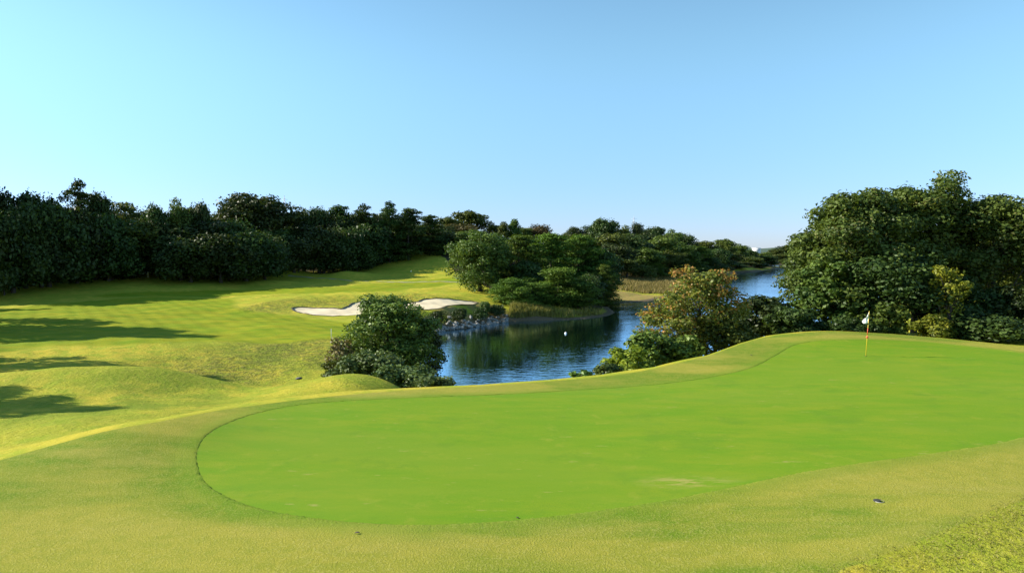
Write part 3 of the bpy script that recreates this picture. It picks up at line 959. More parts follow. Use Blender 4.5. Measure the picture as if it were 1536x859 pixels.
for i, px in enumerate(range(-80, 560, 22)):
    Y = np.interp(px, [-80, 0, 125, 330, 420, 560], [116, 127, 146, 158, 176, 196]) + (i % 3) * 2
    x = x_at(px, Y)
    place('shrub_b', x, Y, random.uniform(6, 8.5), random.uniform(3.5, 6), SB, 'shrubs at the foot of the left wood')
    place('shrub_b', x + 3, Y + 9, random.uniform(8, 10), random.uniform(5, 7.5), SB, 'shrubs at the foot of the left wood')

# --- hill beyond the lake, skyline
tree('broad_d', 672, 326, 40, 250, 'low sunlit dome just right of the pine row', GM)
tree('broad_d', 703, 317, 58, 262, 'high rounded sunlit dome above the round lakeside oak', GM)
tree('brown_a', 690, 336, 70, 246, 'flat brownish tree below the high sunlit dome', GM)
tree('broad_c', 737, 334, 36, 258, 'small dark tree between the sunlit dome and the upright pair', GM)
tree('upright', 756, 333, 22, 248, 'left and lower of the two upright trees above the pine clump', GM)
tree('upright', 772, 329, 24, 250, 'right and taller of the two upright trees above the pine clump', GM)
tree('brown_a', 808, 337, 48, 300, 'rusty brown domed tree on the skyline above the pine clump', GM)
tree('broad_d', 786, 342, 34, 296, 'green dome touching the rusty brown domed tree', GM)
tree('broad_b', 836, 354, 40, 330, 'low tree in the dip of the skyline right of the rusty dome', GM)
tree('broad_b', 862, 341, 40, 306, 'dark dome left of the big round-headed skyline tree', GM)
tree('broad_b', 886, 338, 36, 306, 'small dome touching the big round-headed skyline tree', GM)
tree('broad_a', 910, 329, 48, 296, 'big dark round-headed tree, highest on the hill beyond the lake', GM)
tree('broad_c', 938, 339, 40, 304, 'bright green tree under the distant lattice mast', GM)
tree('broad_b', 956, 335, 30, 306, 'dark knob of a tree right of the distant mast', GM)
tree('broad_a', 980, 341, 44, 316, 'dark flat dome right of the mast on the skyline', GM)
tree('broad_c', 1008, 345, 40, 324, 'light green dome where the skyline starts to drop', GM)
tree('broad_a', 1030, 351, 34, 332, 'last dark tree before the skyline steps down to the right', GM)
tree('broad_d', 1056, 362, 40, 376, 'low tree on the lower step of the skyline', GM)
tree('broad_d', 1086, 359, 38, 396, 'single dome rising from the lower step of the skyline', GM)
tree('broad_c', 1108, 366, 38, 424, 'tree sloping down towards the white house', GM)
tree('broad_a', 1124, 375, 30, 440, 'dark tree partly hiding the white house', GM)
tree('broad_a', 1146, 383, 34, 446, 'rounded dark tree at the tip of the lake headland', GM)
tree('broad_b', 1158, 391, 22, 448, 'last low tree on the headland above the bare spit', GM)
# --- hill beyond the lake, sunlit and shaded ranks below the skyline
LM = 'green tree in the mixed ranks on the hill beyond the lake'
ranks = [(706, 346, 60, 222), (744, 352, 56, 216), (792, 354, 62, 226), (838, 362, 62, 246), (876, 352, 60, 262), (912, 352, 60, 262), (950, 352, 62, 268), (990, 356, 58, 284), (1022, 364, 52, 300),
         (1050, 370, 46, 326), (1078, 373, 46, 352), (1102, 380, 42, 378), (1128, 386, 40, 410), (925, 366, 60, 246), (965, 372, 60, 258), (1004, 376, 54, 276), (1036, 382, 50, 300), (1066, 386, 46, 328),
         (1094, 391, 42, 356), (1118, 393, 36, 386), (1140, 395, 30, 420), (900, 378, 50, 236), (940, 386, 50, 244), (978, 390, 46, 258), (1016, 394, 44, 276), (1050, 397, 42, 306), (1080, 399, 38, 334),
         (868, 372, 56, 232), (820, 372, 60, 226), (770, 372, 60, 216), (730, 372, 50, 220), (1110, 399, 34, 362), (850, 350, 50, 290), (930, 350, 46, 286), (970, 350, 46, 296), (1000, 352, 44, 306)]
for i, (px, yt, w, Y) in enumerate(ranks):
    tree(('broad_d', 'broad_c', 'pine_d', 'broad_b', 'broad_c', 'broad_d', 'broad_a')[i % 7], px, yt, w, Y, LM, GM)
tree('shrub_a', 966, 398, 36, 247, 'pale grey-green shrub at the foot of the hill behind the brown grass', GM)
tree('shrub_a', 1000, 402, 34, 266, 'pale shrub right of the other at the edge of the brown grass', GM)

# --- far right shore
LF = 'sunlit tree on the far right shore beyond the lake narrows'
for i, (px, yt, w, Y) in enumerate(((1149, 379, 26, 590), (1162, 373, 28, 610), (1176, 369, 30, 620), (1192, 366, 30, 620), (1208, 364, 34, 620), (1156, 384, 26, 570), (1170, 381, 28, 572), (1185, 379, 30, 575),
                                    (1200, 378, 32, 575), (1215, 376, 30, 575), (1178, 388, 22, 556), (1194, 388, 24, 558), (1225, 366, 34, 615), (1245, 368, 34, 600))):
    tree(('broad_d', 'broad_c', 'broad_b')[i % 3], px, yt, w, Y, LF, GF)

# --- the clump on the near point
GC = 'trees of the clump on the point by the water'
tree('round_oak', 720, 351, 98, 134, 'round solid oak at the left end of the lakeside clump, short trunk showing', GC)
tree('pine_c', 778, 354, 92, 140, 'layered pine right behind the round oak', GC)
tree('pine_d', 824, 352, 92, 146, 'tall layered pine in the middle of the lakeside clump', GC)
tree('pine_c', 868, 354, 92, 150, 'layered pine at the right of the lakeside clump, lit on top', GC)
tree('broad_a', 900, 374, 66, 152, 'dark tree at the shaded right end of the lakeside clump', GC)
tree('pine_low', 800, 424, 74, 121, 'low bright pine bough spreading over the reeds', GC)
tree('pine_low', 866, 420, 70, 126, 'low green pine at the right foot of the clump over the bare bank', GC)
tree('pine_c', 905, 398, 50, 142, 'slim pine in shade at the right end of the clump', GC)
tree('broad_a', 790, 392, 60, 134, 'dark tree in the shaded heart of the lakeside clump', GC)
tree('pine_low', 838, 402, 96, 126, 'low spreading bright green pine over the water', GC)
tree('pine_low', 765, 418, 66, 119, 'low dark layered pine under the round oak by the stones', GC)
tree('broad_a', 884, 412, 52, 132, 'low dark tree overhanging the water at the clump\'s right end', GC)
tree('shrub_a', 728, 452, 20, 110, 'small upright green bush on the stony bank under the round oak', 'bushes on the stony bank')
tree('shrub_b', 800, 436, 50, 121, 'dark shrub behind the reed tuft at the foot of the pine', 'bushes on the stony bank')
for px, yt, w, Y in ((655, 466, 34, 99), (690, 468, 30, 103), (720, 468, 30, 107), (745, 468, 34, 111)):
    tree('shrub_b', px, yt, w, Y, 'low dark scrub on the shaded stone bank below the bunker', 'scrub on the stone bank')

# --- trees outside the frame on the left that throw the shadow fingers over the fairway
LC = 'tall tree beyond the left edge of the fairway'
for x, y, h in ((-66, 69, 17), (-70, 74, 20), (-76, 79, 20), (-80, 86, 16), (-48, 46, 12.5), (-52, 51, 15), (-37, 28.5, 11.5), (-41, 31, 10.5), (-100, 106, 14), (-112, 122, 24), (-116, 130, 28), (-121, 138, 30), (-126, 146, 30), (-131, 154, 30), (-138, 163, 30)):
    place('pine_b' if h < 24 else 'broad_a', x, y, h * .55, h, LC, 'trees beyond the left edge')

# ------------------------------------------------------------------ near trees and shrubs, each with its own crown
def own_tree(name, cat, px, ytop, wpx, Y, mat, n, count, size, seed, label, group=None, h0=.05, rb=(.16, .26), limbs=14, trunk=.22, flat=.9, lop=.15, bark='bark', base=None, egg=0., cone=0., **kw):
    x, y, zt = at_d(px, ytop, Y)
    zb = H1(x, y) if base is None else base
    h = zt - zb; w = wpx * Y / F
    bl = round_blobs(seed, w * .92, h * h0, h, n, rb, flat, lop, egg)
    if cone:            # crown narrowing upwards
        bl = [((c[0] * (1 - cone * (2 * c[2] / h - .9)), c[1] * (1 - cone * (2 * c[2] / h - .9)), c[2]), tuple(q * (1 - .5 * cone * (2 * c[2] / h - .9)) for q in r_)) for c, r_ in bl]
    o = empty(name, (x, y, zb - .1)); tag(o, label, cat, group)
    cm = crown_mesh('crown', bl, count, size, M[mat], seed + 9, **kw)
    co = np.empty(len(cm.vertices) * 3, np.float32); cm.vertices.foreach_get('co', co); co = co.reshape(-1, 3)
    lo_, hi_ = np.percentile(co[:, 0], [2, 98]); top = np.percentile(co[:, 2], 99.2)
    sx, sz = w / (hi_ - lo_), (h + .1) / top
    co -= np.array([(lo_ + hi_) / 2, 0, 0]); co *= np.array([sx, sx, sz])
    cm.vertices.foreach_set('co', co.astype(np.float32).ravel()); cm.update()
    bl = [((c[0] * sx, c[1] * sx, c[2] * sz), r_) for c, r_ in bl]
    link('trunk', trunk_mesh('trunk', h, trunk, bl, seed, M[bark], limbs), o)
    link('crown', cm, o)
    return o


GR = 'big trees behind the flag'
own_tree('broadleaf_tree', 'tree', 1288, 294, 182, 50, 'leaf_big', 120, 46000, .19, 101, 'big leafy oak left behind the flag, crown sloping down to the lake', GR, rb=(.13, .22), h0=-.08, egg=.0, cone=.42)
own_tree('broadleaf_tree', 'tree', 1378, 272, 165, 53, 'leaf_big', 110, 38000, .19, 102, 'tallest oak behind the flag with sky gaps between its upper branches', GR, rb=(.12, .21), h0=0, limbs=22, cone=.08)
own_tree('broadleaf_tree', 'tree', 1490, 300, 170, 52, 'leaf_big', 90, 30000, .20, 103, 'oak continuing the tall trees past the flag on the right', GR, rb=(.14, .22), h0=0)
own_tree('broadleaf_tree', 'tree', 1450, 330, 110, 62, 'leaf_mid', 50, 12000, .24, 113, 'tree behind the tall oaks at the far right', GR, h0=-.05)
own_tree('broadleaf_tree', 'tree', 1530, 330, 120, 60, 'leaf_mid', 50, 12000, .24, 114, 'rightmost tree behind the oaks', GR, h0=-.05)
own_tree('broadleaf_tree', 'tree', 1440, 420, 110, 47, 'leaf_dark', 40, 9000, .18, 115, 'low dark tree filling the gap under the right oaks', GR, h0=-.05)
own_tree('broadleaf_tree', 'tree', 1540, 430, 110, 46, 'leaf_dark', 40, 9000, .18, 116, 'low dark tree at the very right edge under the oaks', GR, h0=-.05)
own_tree('broadleaf_tree', 'tree', 1330, 380, 150, 46.5, 'leaf_dark', 60, 16000, .18, 104, 'dark lower tree in shade right behind the flag', GR, h0=-.05)
own_tree('broadleaf_tree', 'tree', 1238, 388, 74, 47, 'leaf_mid', 50, 12000, .18, 105, 'leafy lower tree at the lake side of the big oaks', GR, h0=-.05)
own_tree('shrub', 'shrub', 1143, 446, 80, 46, 'leaf_dark', 46, 10000, .17, 106, 'dark thin shrub with lake showing through, between autumn tree and oaks', 'shrubs behind the putting green', h0=-.05)
own_tree('shrub', 'shrub', 1190, 462, 70, 44, 'leaf_dark', 34, 7000, .16, 107, 'low dark shrub on the rim left of the big oaks', 'shrubs behind the putting green', h0=-.1)
own_tree('shrub', 'shrub', 1325, 455, 60, 44, 'leaf_mid', 30, 5000, .16, 112, 'sunlit leafy shrub right beside the white flag', 'shrubs behind the putting green', h0=-.1)
own_tree('shrub', 'shrub', 1400, 472, 60, 42, 'leaf_yellow', 26, 4000, .15, 108, 'yellow-green shrub at the right on the rim of the green', 'shrubs behind the putting green', h0=-.1)
own_tree('shrub', 'shrub', 1425, 400, 44, 43, 'leaf_yellow', 20, 2200, .16, 109, 'bright yellow-leaved sapling in front of the oaks at the right', 'shrubs behind the putting green', h0=.1, rb=(.2, .34))
own_tree('shrub', 'shrub', 1270, 478, 90, 43.5, 'leaf_dark', 34, 6000, .15, 110, 'low dark hedge-like shrub under the big oaks', 'shrubs behind the putting green', h0=-.1, flat=.7)
own_tree('shrub', 'shrub', 1490, 470, 110, 42, 'leaf_dark', 34, 6000, .16, 111, 'dark shrub at the far right under the oaks', 'shrubs behind the putting green', h0=-.1)
# autumn tree and its neighbours
own_tree('autumn_tree', 'tree', 1050, 405, 128, 41, 'leaf_autumn', 64, 10500, .15, 120, 'autumn tree with orange and green leaves in front of the lake', None, h0=.12, rb=(.13, .24), limbs=30, trunk=.13, lop=.3, shell=(.25, 1.1))
own_tree('autumn_tree', 'tree', 1000, 462, 90, 39, 'leaf_autumn', 40, 3600, .14, 121, 'thin pinkish orange sapling leaning left from the autumn tree', None, h0=.25, rb=(.14, .24), limbs=24, trunk=.07, shell=(.2, 1.1))
own_tree('shrub', 'shrub', 1075, 470, 100, 40.5, 'leaf_mid', 46, 9000, .15, 122, 'dark leafy shrub at the foot of the autumn tree', 'shrubs behind the putting green', h0=-.1)
own_tree('shrub', 'shrub', 1020, 505, 66, 36.5, 'leaf_bush', 34, 5500, .14, 123, 'broad-leaved green shrub in front of the autumn tree', 'shrubs behind the putting green', h0=-.1)
own_tree('shrub', 'shrub', 968, 498, 72, 36, 'leaf_bush', 36, 6000, .14, 124, 'bushy green shrub at the left foot of the autumn tree', 'shrubs behind the putting green', h0=-.15)
own_tree('shrub', 'shrub', 938, 522, 70, 33.5, 'leaf_yellow', 34, 5500, .12, 125, 'yellow-green ferny shrub on the rim above the lake', 'shrubs behind the putting green', h0=-.2, flat=.7)
own_tree('shrub', 'shrub', 910, 545, 40, 31, 'leaf_olive', 24, 2200, .11, 126, 'small low shrub tapering down the rim towards the water', 'shrubs behind the putting green', h0=-.2)
own_tree('shrub', 'shrub', 873, 556, 34, 29.5, 'leaf_bush', 14, 500, .13, 127, 'little leafy sprig alone on the rim against the water', 'shrubs behind the putting green', h0=-.2)
# bush left of the water
own_tree('bush', 'bush', 584, 449, 124, 50, 'leaf_bush', 90, 24000, .17, 140, 'big rounded sunlit bush beside the water in front of the bunker', None, h0=-.02, rb=(.15, .25), lop=.1)
own_tree('bush', 'bush', 620, 485, 80, 53, 'leaf_dark', 40, 8000, .17, 141, 'shaded dark bush overhanging the water behind the big bush', 'bushes by the water\'s edge', h0=-.1)
own_tree('shrub', 'shrub', 556, 530, 92, 42, 'leaf_olive', 50, 10000, .15, 142, 'low spreading olive shrub at the foot of the big bush', 'bushes by the water\'s edge', h0=-.1, flat=.75)
own_tree('shrub', 'shrub', 608, 548, 100, 38.5, 'leaf_olive', 46, 8000, .14, 143, 'low glossy shrub behind the grassy mound by the water', 'bushes by the water\'s edge', h0=-.1, flat=.7)
own_tree('shrub', 'shrub', 650, 564, 66, 35.5, 'leaf_olive', 28, 3500, .13, 144, 'small end of the low shrubs tapering to the green\'s rim', 'bushes by the water\'s edge', h0=-.2, flat=.6)
own_tree('shrub', 'shrub', 509, 508, 38, 47.5, 'leaf_dry', 24, 1500, .13, 145, 'brown withered weed clump left of the big bush', 'bushes by the water\'s edge', h0=-.1)
own_tree('shrub', 'shrub', 506, 536, 40, 45, 'leaf_mid', 24, 1500, .13, 146, 'small green weed clump below the withered weeds', 'bushes by the water\'s edge', h0=-.2)


# ------------------------------------------------------------------ blades: reeds, dry grass, tufts (uncountable)
def blades(name, pts, hgt, wid, mat, seed, lean=.25):
    rs = np.random.default_rng(seed)
    n = len(pts)
    z = H(pts[:, 0], pts[:, 1])
    base = np.column_stack([pts, z - .02])
    h = hgt * rs.uniform(.55, 1.2, n)[:, None]
    a = rs.uniform(0, 6.28, n)
    side = np.stack([np.cos(a), np.sin(a), np.zeros(n)], 1) * wid * rs.uniform(.7, 1.3, n)[:, None]
    ln = np.column_stack([rs.normal(0, lean, (n, 2)), np.ones(n)]) * h
    mid = base + ln * .55; tip = base + ln * np.array([1.5, 1.5, 1.0])
    V = np.stack([base - side, base + side, mid + side * .7, tip, mid - side * .7], 1).reshape(-1, 3)
    f = np.arange(5 * n).reshape(n, 5)
    t = np.clip(rs.normal(.5, .25, n), 0, 1)
    return link(name, mesh_np(name, V, f, M[mat], False, {'tint': ('FACE', t), 'accent': ('FACE', t)}))


def reed_pts(n):
    px = rng.uniform(764, 905, n * 4); w = np.interp(px, [764, 775, 815, 835, 905], [.8, 1, .8, .12, .06])
    px = px[rng.random(len(px)) < w][:n]
    Y = np.interp(px, [764, 800, 850, 905], [112.5, 114.0, 116.0, 122]) + rng.uniform(-.4, 2.2, len(px))
    return np.column_stack([x_at(px, Y), Y])


tag(blades('reeds', reed_pts(2200), 1.5, .06, 'reed', 5, .16), 'tall yellow-green reeds at the water\'s edge below the pine clump', 'reeds', kind='stuff')

px = rng.normal(985, 38, 9000); Y = rng.uniform(178, 262, 9000)
_p = np.column_stack([x_at(px, Y), Y])
_p = _p[(px > 915) & (px < 1085) & (sd_lake(_p[:, 0], _p[:, 1]) > .5)][:6000]
tag(blades('tall_grass', _p, 1.3, .13, 'dry_grass', 6, .2), 'tall brown dry grass on the flat spit before the hill', 'dry grass', kind='stuff')

_p = np.column_stack([rng.uniform(3.2, 14, 90000), rng.uniform(8.0, 14.5, 90000)])
_s = sdist(_p[:, 0], _p[:, 1], COLLAR)
_p = _p[_s > rng.uniform(-.30, .12, len(_p)) * rng.random(len(_p))]
tag(blades('rough_grass', _p[:40000], .055, .005, 'grass_blade', 8, .55), 'coarse tufted grass in the lower right corner', 'rough grass', kind='stuff')


# short standing blades of the mown collar close to the camera
M['turf_blade'] = foliage('turf_blade', (.115, .170, .014), (.345, .310, .070), transl=.25, rough=.7)
_p = np.column_stack([rng.uniform(-12, 13, 420000), rng.uniform(8.6, 15.5, 420000)])
_p = _p[(np.abs(_p[:, 0]) < .80 * _p[:, 1] + .3) & (rng.random(len(_p)) < (8.6 / _p[:, 1]) ** 1.2)]
_p = _p[sdist(_p[:, 0], _p[:, 1], GREEN) > .05]
_p = _p[sdist(_p[:, 0], _p[:, 1], COLLAR) < 0]
tag(blades('collar_grass', _p, .020, .0028, 'turf_blade', 15, .7), 'short mown grass of the collar in the foreground', 'grass', kind='stuff')


# ------------------------------------------------------------------ stones
def rock_mesh(name, seed, mat):
    import bmesh
    bm = bmesh.new(); bmesh.ops.create_icosphere(bm, subdivisions=2, radius=.5)
    rs = np.random.default_rng(seed)
    pl = rs.normal(size=(9, 3)); pl /= np.linalg.norm(pl, axis=1, keepdims=True)
    for v in bm.verts:
        p = np.array(v.co)
        for q, dd in zip(pl, rs.uniform(.30, .44, 9)):
            k = p @ q
            if k > dd: p = p - q * (k - dd)
        v.co = p * np.array((1.15, .9, .75))
    me = bpy.data.meshes.new(name); bm.to_mesh(me); bm.free(); me.materials.append(mat)
    return me


rocks = [rock_mesh('shore_stone', i, M['stone']) for i in range(5)]
for i in range(130):
    px = random.uniform(655, 762) if i < 105 else random.uniform(640, 770)
    Y0 = np.interp(px, [640, 700, 762], [96.2, 102.3, 111.4])
    Y = Y0 + (abs(random.gauss(0, .9)) if i < 105 else random.uniform(1.5, 4)) - .3
    x = x_at(px, Y)
    s = random.uniform(.35, .85)
    o = link('shore_stone', rocks[i % 5], None, (x, Y, max(H1(x, Y), -.05) + .1 * s))
    o.scale = (s, s, s); o.rotation_euler = (random.uniform(-.5, .5), random.uniform(-.5, .5), random.uniform(0, 6))
    tag(o, 'pale grey stone among the loose rocks along the bank below the bunker', 'stone', 'stones along the bank below the bunker')

# ------------------------------------------------------------------ flagstick with flag
def flagstick(px, py, h, label, flagdir, s=1., ball=True, group=None, cloth_w=.36):
    x, y = G(px, py)
    z = H1(x, y) + .008
    o = empty('golf_flag', (x, y, z)); tag(o, label, 'golf flag', group)
    lean = .05 * h
    g = Geo().tube([(0, 0, -.1), (lean * .5, 0, h * .5), (lean, 0, h)], [.016 * s, .013 * s, .010 * s], 8)
    link('pole', g.mesh('pole', M['yellow']), o)
    cw, ch = cloth_w, .52
    nu, nv = 10, 8
    V = []
    for i in range(nu + 1):
        for j in range(nv + 1):
            u, v = i / nu, j / nv
            w = .05 * math.sin(u * 6 + v * 2) * u
            d = flagdir
            # hanging cloth: folds down away from the pole
            V.append((lean * (1 - .12 * v) + d * (cw * u * (.40 + .5 * (v if v < .75 else 1.5 - v))) + .03 * u, w + .10 * u * math.sin(v * 3), h - .03 - ch * v - .34 * u * (.75 - .6 * v)))
    i = np.arange((nu + 1) * (nv + 1)).reshape(nu + 1, nv + 1)
    q = np.stack([i[:-1, :-1].ravel(), i[1:, :-1].ravel(), i[1:, 1:].ravel(), i[:-1, 1:].ravel()], 1)
    f = link('flag_cloth', mesh_np('flag_cloth', V, q, M['white'], True), o)
    md = f.modifiers.new('thick', 'SOLIDIFY'); md.thickness = .004
    if ball:
        b = Geo(); r = .055
        b.tube([(lean * .42, 0, .42 * h - r), (lean * .42, 0, .42 * h - .7 * r), (lean * .42, 0, .42 * h), (lean * .42, 0, .42 * h + .7 * r), (lean * .42, 0, .42 * h + r)], [.018, r * .72, r, r * .72, .018], 12)
        link('depth_ball', b.mesh('depth_ball', M['red']), o)
        b = Geo().tube([(lean * .47, 0, .47 * h), (lean * .62, 0, .62 * h)], [.0175, .0165], 8)
        link('red_band', b.mesh('red_band', M['red']), o)
    c = Geo().tube([(0, 0, .001), (0, 0, .003)], [.055, .055], 20)
    link('hole', c.mesh('hole', M['dark']), o)
    return o


flagstick(1298.5, 534, 2.12, 'white flag on a yellow pole with a red ball, on the near green', -1)
flagstick(617, 416, 2.1, 'tiny white flag on the distant green below the shaded hill', -1, 1.6, False, cloth_w=.5)


# ------------------------------------------------------------------ small things
def stake(px, py, h, mat, label, group=None, r=.035):
    x, y = G(px, py)
    g = Geo().tube([(0, 0, -.2), (0, 0, h * .9), (0, 0, h)], [r, r, r * .6], 8)
    o = link('marker_stake', g.mesh('marker_stake', M[mat]), None, (x, y, H1(x, y)))
    return tag(o, label, 'stake', group)


stake(513, 560, .30, 'white', 'short white stake beside the low shrub at the mound')
stake(222, 416, 1.6, 'white', 'white stake at the foot of the shaded wood, leftmost', None, .09)
stake(323, 414, 1.3, 'white', 'pale stake in deep shade at the foot of the two-humped trees', None, .08)
stake(284, 412, 1.2, 'white', 'faint stake between two others at the foot of the wood', None, .06)
stake(622.5, 466, 1.3, 'dark', 'dark post at the near edge of the bunker sand', None, .06)
stake(497, 508, 1.0, 'white', 'thin white stake on the bank above the withered weeds', None, .03)

# sprinkler cover near the lower right: round lid in a ring
x, y = hit(1318, 751, lambda a, b: H(a, b))
o = empty('sprinkler_head', (x, y, H1(x, y))); tag(o, 'dark sprinkler head sunk in the collar at the lower right', 'sprinkler')
g = Geo().tube([(0, 0, -.05), (0, 0, .012), (0, 0, .012)], [.095, .095, .07], 24); link('rim', g.mesh('rim', M['grey']), o)
g = Geo().tube([(-.03, .0, -.05), (-.03, 0, .02), (-.03, 0, .024)], [.068, .068, .05], 24); link('lid', g.mesh('lid', M['dark']), o)
M['steel_dark'] = simple('cast_iron', (.10, .10, .09), .8)
x, y = G(448, 568)
o = link('drain_cover', Geo().box((0, 0, .05), (.16, .26, .04)).mesh('drain_cover', M['steel_dark'], False), None, (x, y, H1(x, y))); tag(o, 'grey flat drain cover in the rough left of the shrubs', 'drain cover')


def leaf_thing(px, py, s, rz, label):
    x, y = hit(px, py, lambda a, b: H(a, b))
    V = []
    for i in range(7):
        t = i / 6; w = math.sin(math.pi * min(t * .95 + .03, 1)) * .32
        V += [(-.5 + t, -w, .08 + .12 * math.sin(t * 3)), (-.5 + t, 0, .03 + .14 * math.sin(t * 3)), (-.5 + t, w, .10 + .12 * math.sin(t * 3))]
    q = []
    for i in range(6):
        for k in (0, 1): q.append((i * 3 + k, i * 3 + k + 3, i * 3 + k + 4, i * 3 + k + 1))
    o = link('fallen_leaf', mesh_np('fallen_leaf', np.array(V) * s, np.array(q), M['leafbrown'], True), None, (x, y, H1(x, y) + .012))
    o.rotation_euler = (0, 0, rz)
    md = o.modifiers.new('thick', 'SOLIDIFY'); md.thickness = .002
    tag(o, label, 'leaf')


M['leafbrown'] = simple('leaf_brown_dead', (.06, .04, .025), .8)
leaf_thing(536, 800, .09, .2, 'single dark fallen leaf on the collar below the green')
leaf_thing(1127, 533, .16, 1.2, 'dark fallen leaf on the raised collar left of the big trees')
leaf_thing(776, 777, .07, 2.2, 'small brown fallen leaf at the near edge of the putting green')

# buoy
x, y, _ = at_z(848.5, 500, 0)
o = empty('buoy', (x, y, 0)); o.scale = (.8, .8, .8); tag(o, 'small white buoy floating alone on the dark water', 'buoy')
g = Geo().tube([(0, 0, -.18), (0, 0, -.1), (0, 0, .05), (0, 0, .20), (0, 0, .27)], [.08, .18, .22, .16, .06], 14); link('float', g.mesh('float', M['white']), o)
g = Geo().tube([(0, 0, .25), (0, 0, .34)], [.05, .04], 8); link('ring', g.mesh('ring', M['grey']), o)


# cart path beyond the bunker
def strip(name, pts_px, w, mat, lift=.03):
    P_ = [G(*p) for p in pts_px]
    P_ = np.array(P_)
    t = np.linspace(0, len(P_) - 1, 12 * len(P_))
    x = np.interp(t, range(len(P_)), P_[:, 0]); y = np.interp(t, range(len(P_)), P_[:, 1])
    d = np.stack([np.gradient(x), np.gradient(y)], 1); d /= np.linalg.norm(d, axis=1)[:, None]
    nn = np.stack([-d[:, 1], d[:, 0]], 1)
    rows = [np.stack([x, y], 1) + nn * w * k for k in (-.5, -.25, 0, .25, .5)]
    V = np.concatenate([np.column_stack([r_, H(r_[:, 0], r_[:, 1]) + lift + .02]) for r_ in rows])
    n = len(x); q = []
    for k in range(4):
        i = np.arange(n - 1) + k * n
        q.append(np.stack([i, i + 1, i + 1 + n, i + n], 1))
    return tag(link(name, mesh_np(name, V, np.concatenate(q), M[mat], True)), kind='structure')


strip('cart_path', [(432, 413), (460, 415.5), (500, 418.5), (550, 422), (620, 423.5), (720, 424)], 1.1, 'path', .02)


# pylons / masts on the skyline
def pylon(px, ytop, Y, h, label, wbase):
    x, y, zt = at_d(px, ytop, Y)
    o = empty('lattice_mast', (x, y, zt - h)); tag(o, label, 'mast')
    g = Geo()
    for sx in (-1, 1):
        for sy in (-1, 1):
            g.tube([(sx * wbase, sy * wbase, 0), (sx * wbase * .25, sy * wbase * .25, h * .8), (0, 0, h)], [.16, .13, .10], 5)
    for k in range(8):
        a = h * .1 * k; b = h * .1 * (k + 1)
        wa = wbase * (1 - .75 * min(a / (h * .8), 1)); wb = wbase * (1 - .75 * min(b / (h * .8), 1))
        for sy in (-1, 1):
            g.tube([(-wa, sy * wa, a), (wb, sy * wb, b)], [.08, .08], 4); g.tube([(wa, sy * wa, a), (-wb, sy * wb, b)], [.08, .08], 4)
    link('lattice', g.mesh('lattice', M['steel']), o)
    for k in (.72, .82, .92):
        c = Geo().tube([(-wbase * .9, 0, h * k), (0, 0, h * k + .4), (wbase * .9, 0, h * k)], [.08, .15, .08], 5)
        link('cross_arm', c.mesh('cross_arm', M['steel']), o)


pylon(426.5, 293, 520, 42, 'thin grey lattice mast behind the umbrella dome', 2.6)
pylon(951, 324, 700, 36, 'pale lattice mast above the bright green tree on the hill', 3.2)

# white house
x, y, zt = at_d(1134.5, 371.5, 900)
o = empty('white_house', (x, y, zt - 10)); tag(o, 'white house showing above the trees at the end of the headland', 'house')
link('wall', Geo().box((0, 0, 4.6), (4.2, 4.5, 4.6)).mesh('wall', M['white'], False), o)
link('roof', Geo().box((0, 0, 9.5), (4.6, 4.9, .28)).mesh('roof', M['white'], False), o)
for dx in (-2, 0, 2):
    link('window', Geo().box((dx, -4.52, 6.6), (.55, .05, .7)).mesh('window', M['dark'], False), o)

# far hills
def far_hills():
    xs = np.linspace(-1500, 3500, 200)
    prof = 20 + 12 * np.sin(xs * .004 + 1) + 7 * np.sin(xs * .011) + 4 * np.sin(xs * .031)
    V = []; q = []
    ys = [3300, 3500, 3700, 3900, 4100]; k = [0, .6, 1, .7, 0]
    for yy, kk in zip(ys, k):
        V.append(np.column_stack([xs, np.full_like(xs, yy), prof * kk - 2]))
    V = np.concatenate(V); n = len(xs)
    for r_ in range(4):
        i = np.arange(n - 1) + r_ * n
        q.append(np.stack([i, i + 1, i + 1 + n, i + n], 1))
    return tag(link('far_hills', mesh_np('far_hills', V, np.concatenate(q), M['hill'], True)), kind='structure')


M['hill'] = simple('far_wood', (.05, .08, .04), .9, scale=.02)
far_hills()

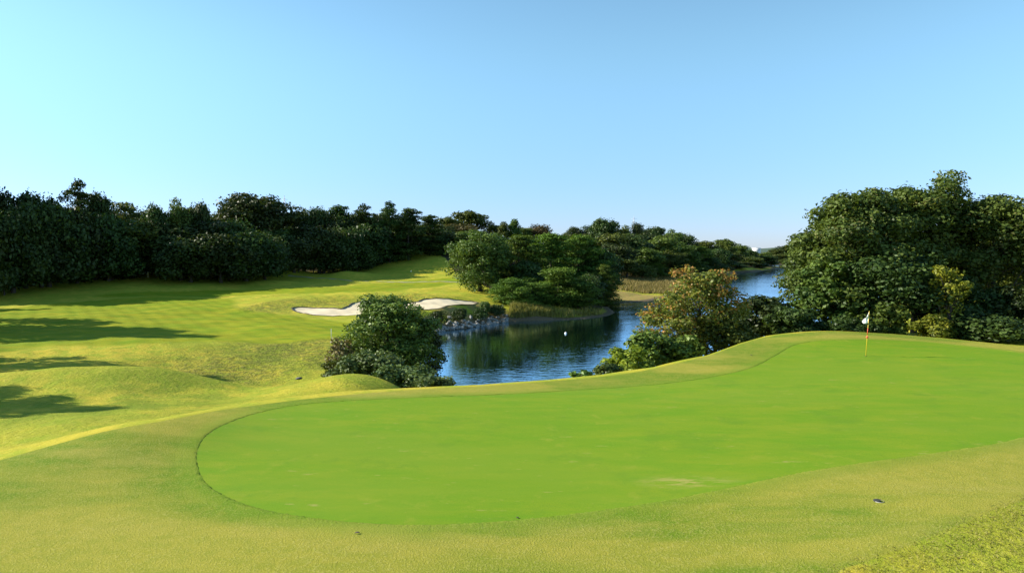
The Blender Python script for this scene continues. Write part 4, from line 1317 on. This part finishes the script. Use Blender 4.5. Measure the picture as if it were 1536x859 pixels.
# ------------------------------------------------------------------ light, sky, camera
EL = 28.5
SUN_FROM = np.array([-1.0, .10])                     # where the sun stands, in plan
az = math.atan2(SUN_FROM[0], SUN_FROM[1])            # from +Y towards +X
el = math.radians(EL)
w = bpy.data.worlds.new('World'); S.world = w; w.use_nodes = True
nt = w.node_tree; nt.nodes.clear(); n = N(nt)
sky = n('ShaderNodeTexSky', sky_type='NISHITA', sun_disc=False, sun_elevation=el, sun_rotation=az, altitude=50, air_density=1.0, dust_density=.12, ozone_density=2.5)
zc = n('ShaderNodeSeparateXYZ', {0: n('ShaderNodeTexCoord').outputs['Generated']}).outputs[2]
tn = n.mix(n.ramp(zc, -.02, .30), (.50, .625, 1.05), (1.01, 1.22, 1.13))
bgd = n('ShaderNodeBackground', {'Color': n.mix(1.0, sky.outputs[0], tn, 'MULTIPLY'), 'Strength': .097})
n('ShaderNodeOutputWorld', {'Surface': bgd.outputs[0]})

ld = bpy.data.lights.new('sun', 'SUN'); ld.energy = 5.0; ld.angle = math.radians(.5); ld.color = (1.0, .93, .80)
lo = bpy.data.objects.new('sun', ld); COL.objects.link(lo)
from mathutils import Vector
d = Vector((math.sin(az) * math.cos(el), math.cos(az) * math.cos(el), math.sin(el)))
lo.rotation_euler = d.to_track_quat('Z', 'Y').to_euler(); lo.location = d * 60

cd = bpy.data.cameras.new('camera'); co_ = bpy.data.objects.new('camera', cd); COL.objects.link(co_)
cd.sensor_width = 36.0; cd.lens = 36.0 * F / 1536.0
cd.clip_start = .1; cd.clip_end = 12000
co_.location = (0, 0, CAMZ); co_.rotation_euler = (math.pi / 2 - PITCH, 0, 0)
S.camera = co_
S.view_settings.view_transform = 'Standard'; S.view_settings.look = 'None'; S.view_settings.gamma = 1
S.view_settings.exposure = 1.0
S.view_settings.use_curve_mapping = False
S.cycles.max_bounces = 6; S.cycles.diffuse_bounces = 3; S.cycles.glossy_bounces = 3; S.cycles.transmission_bounces = 3; S.cycles.transparent_max_bounces = 4
S.cycles.use_denoising = True
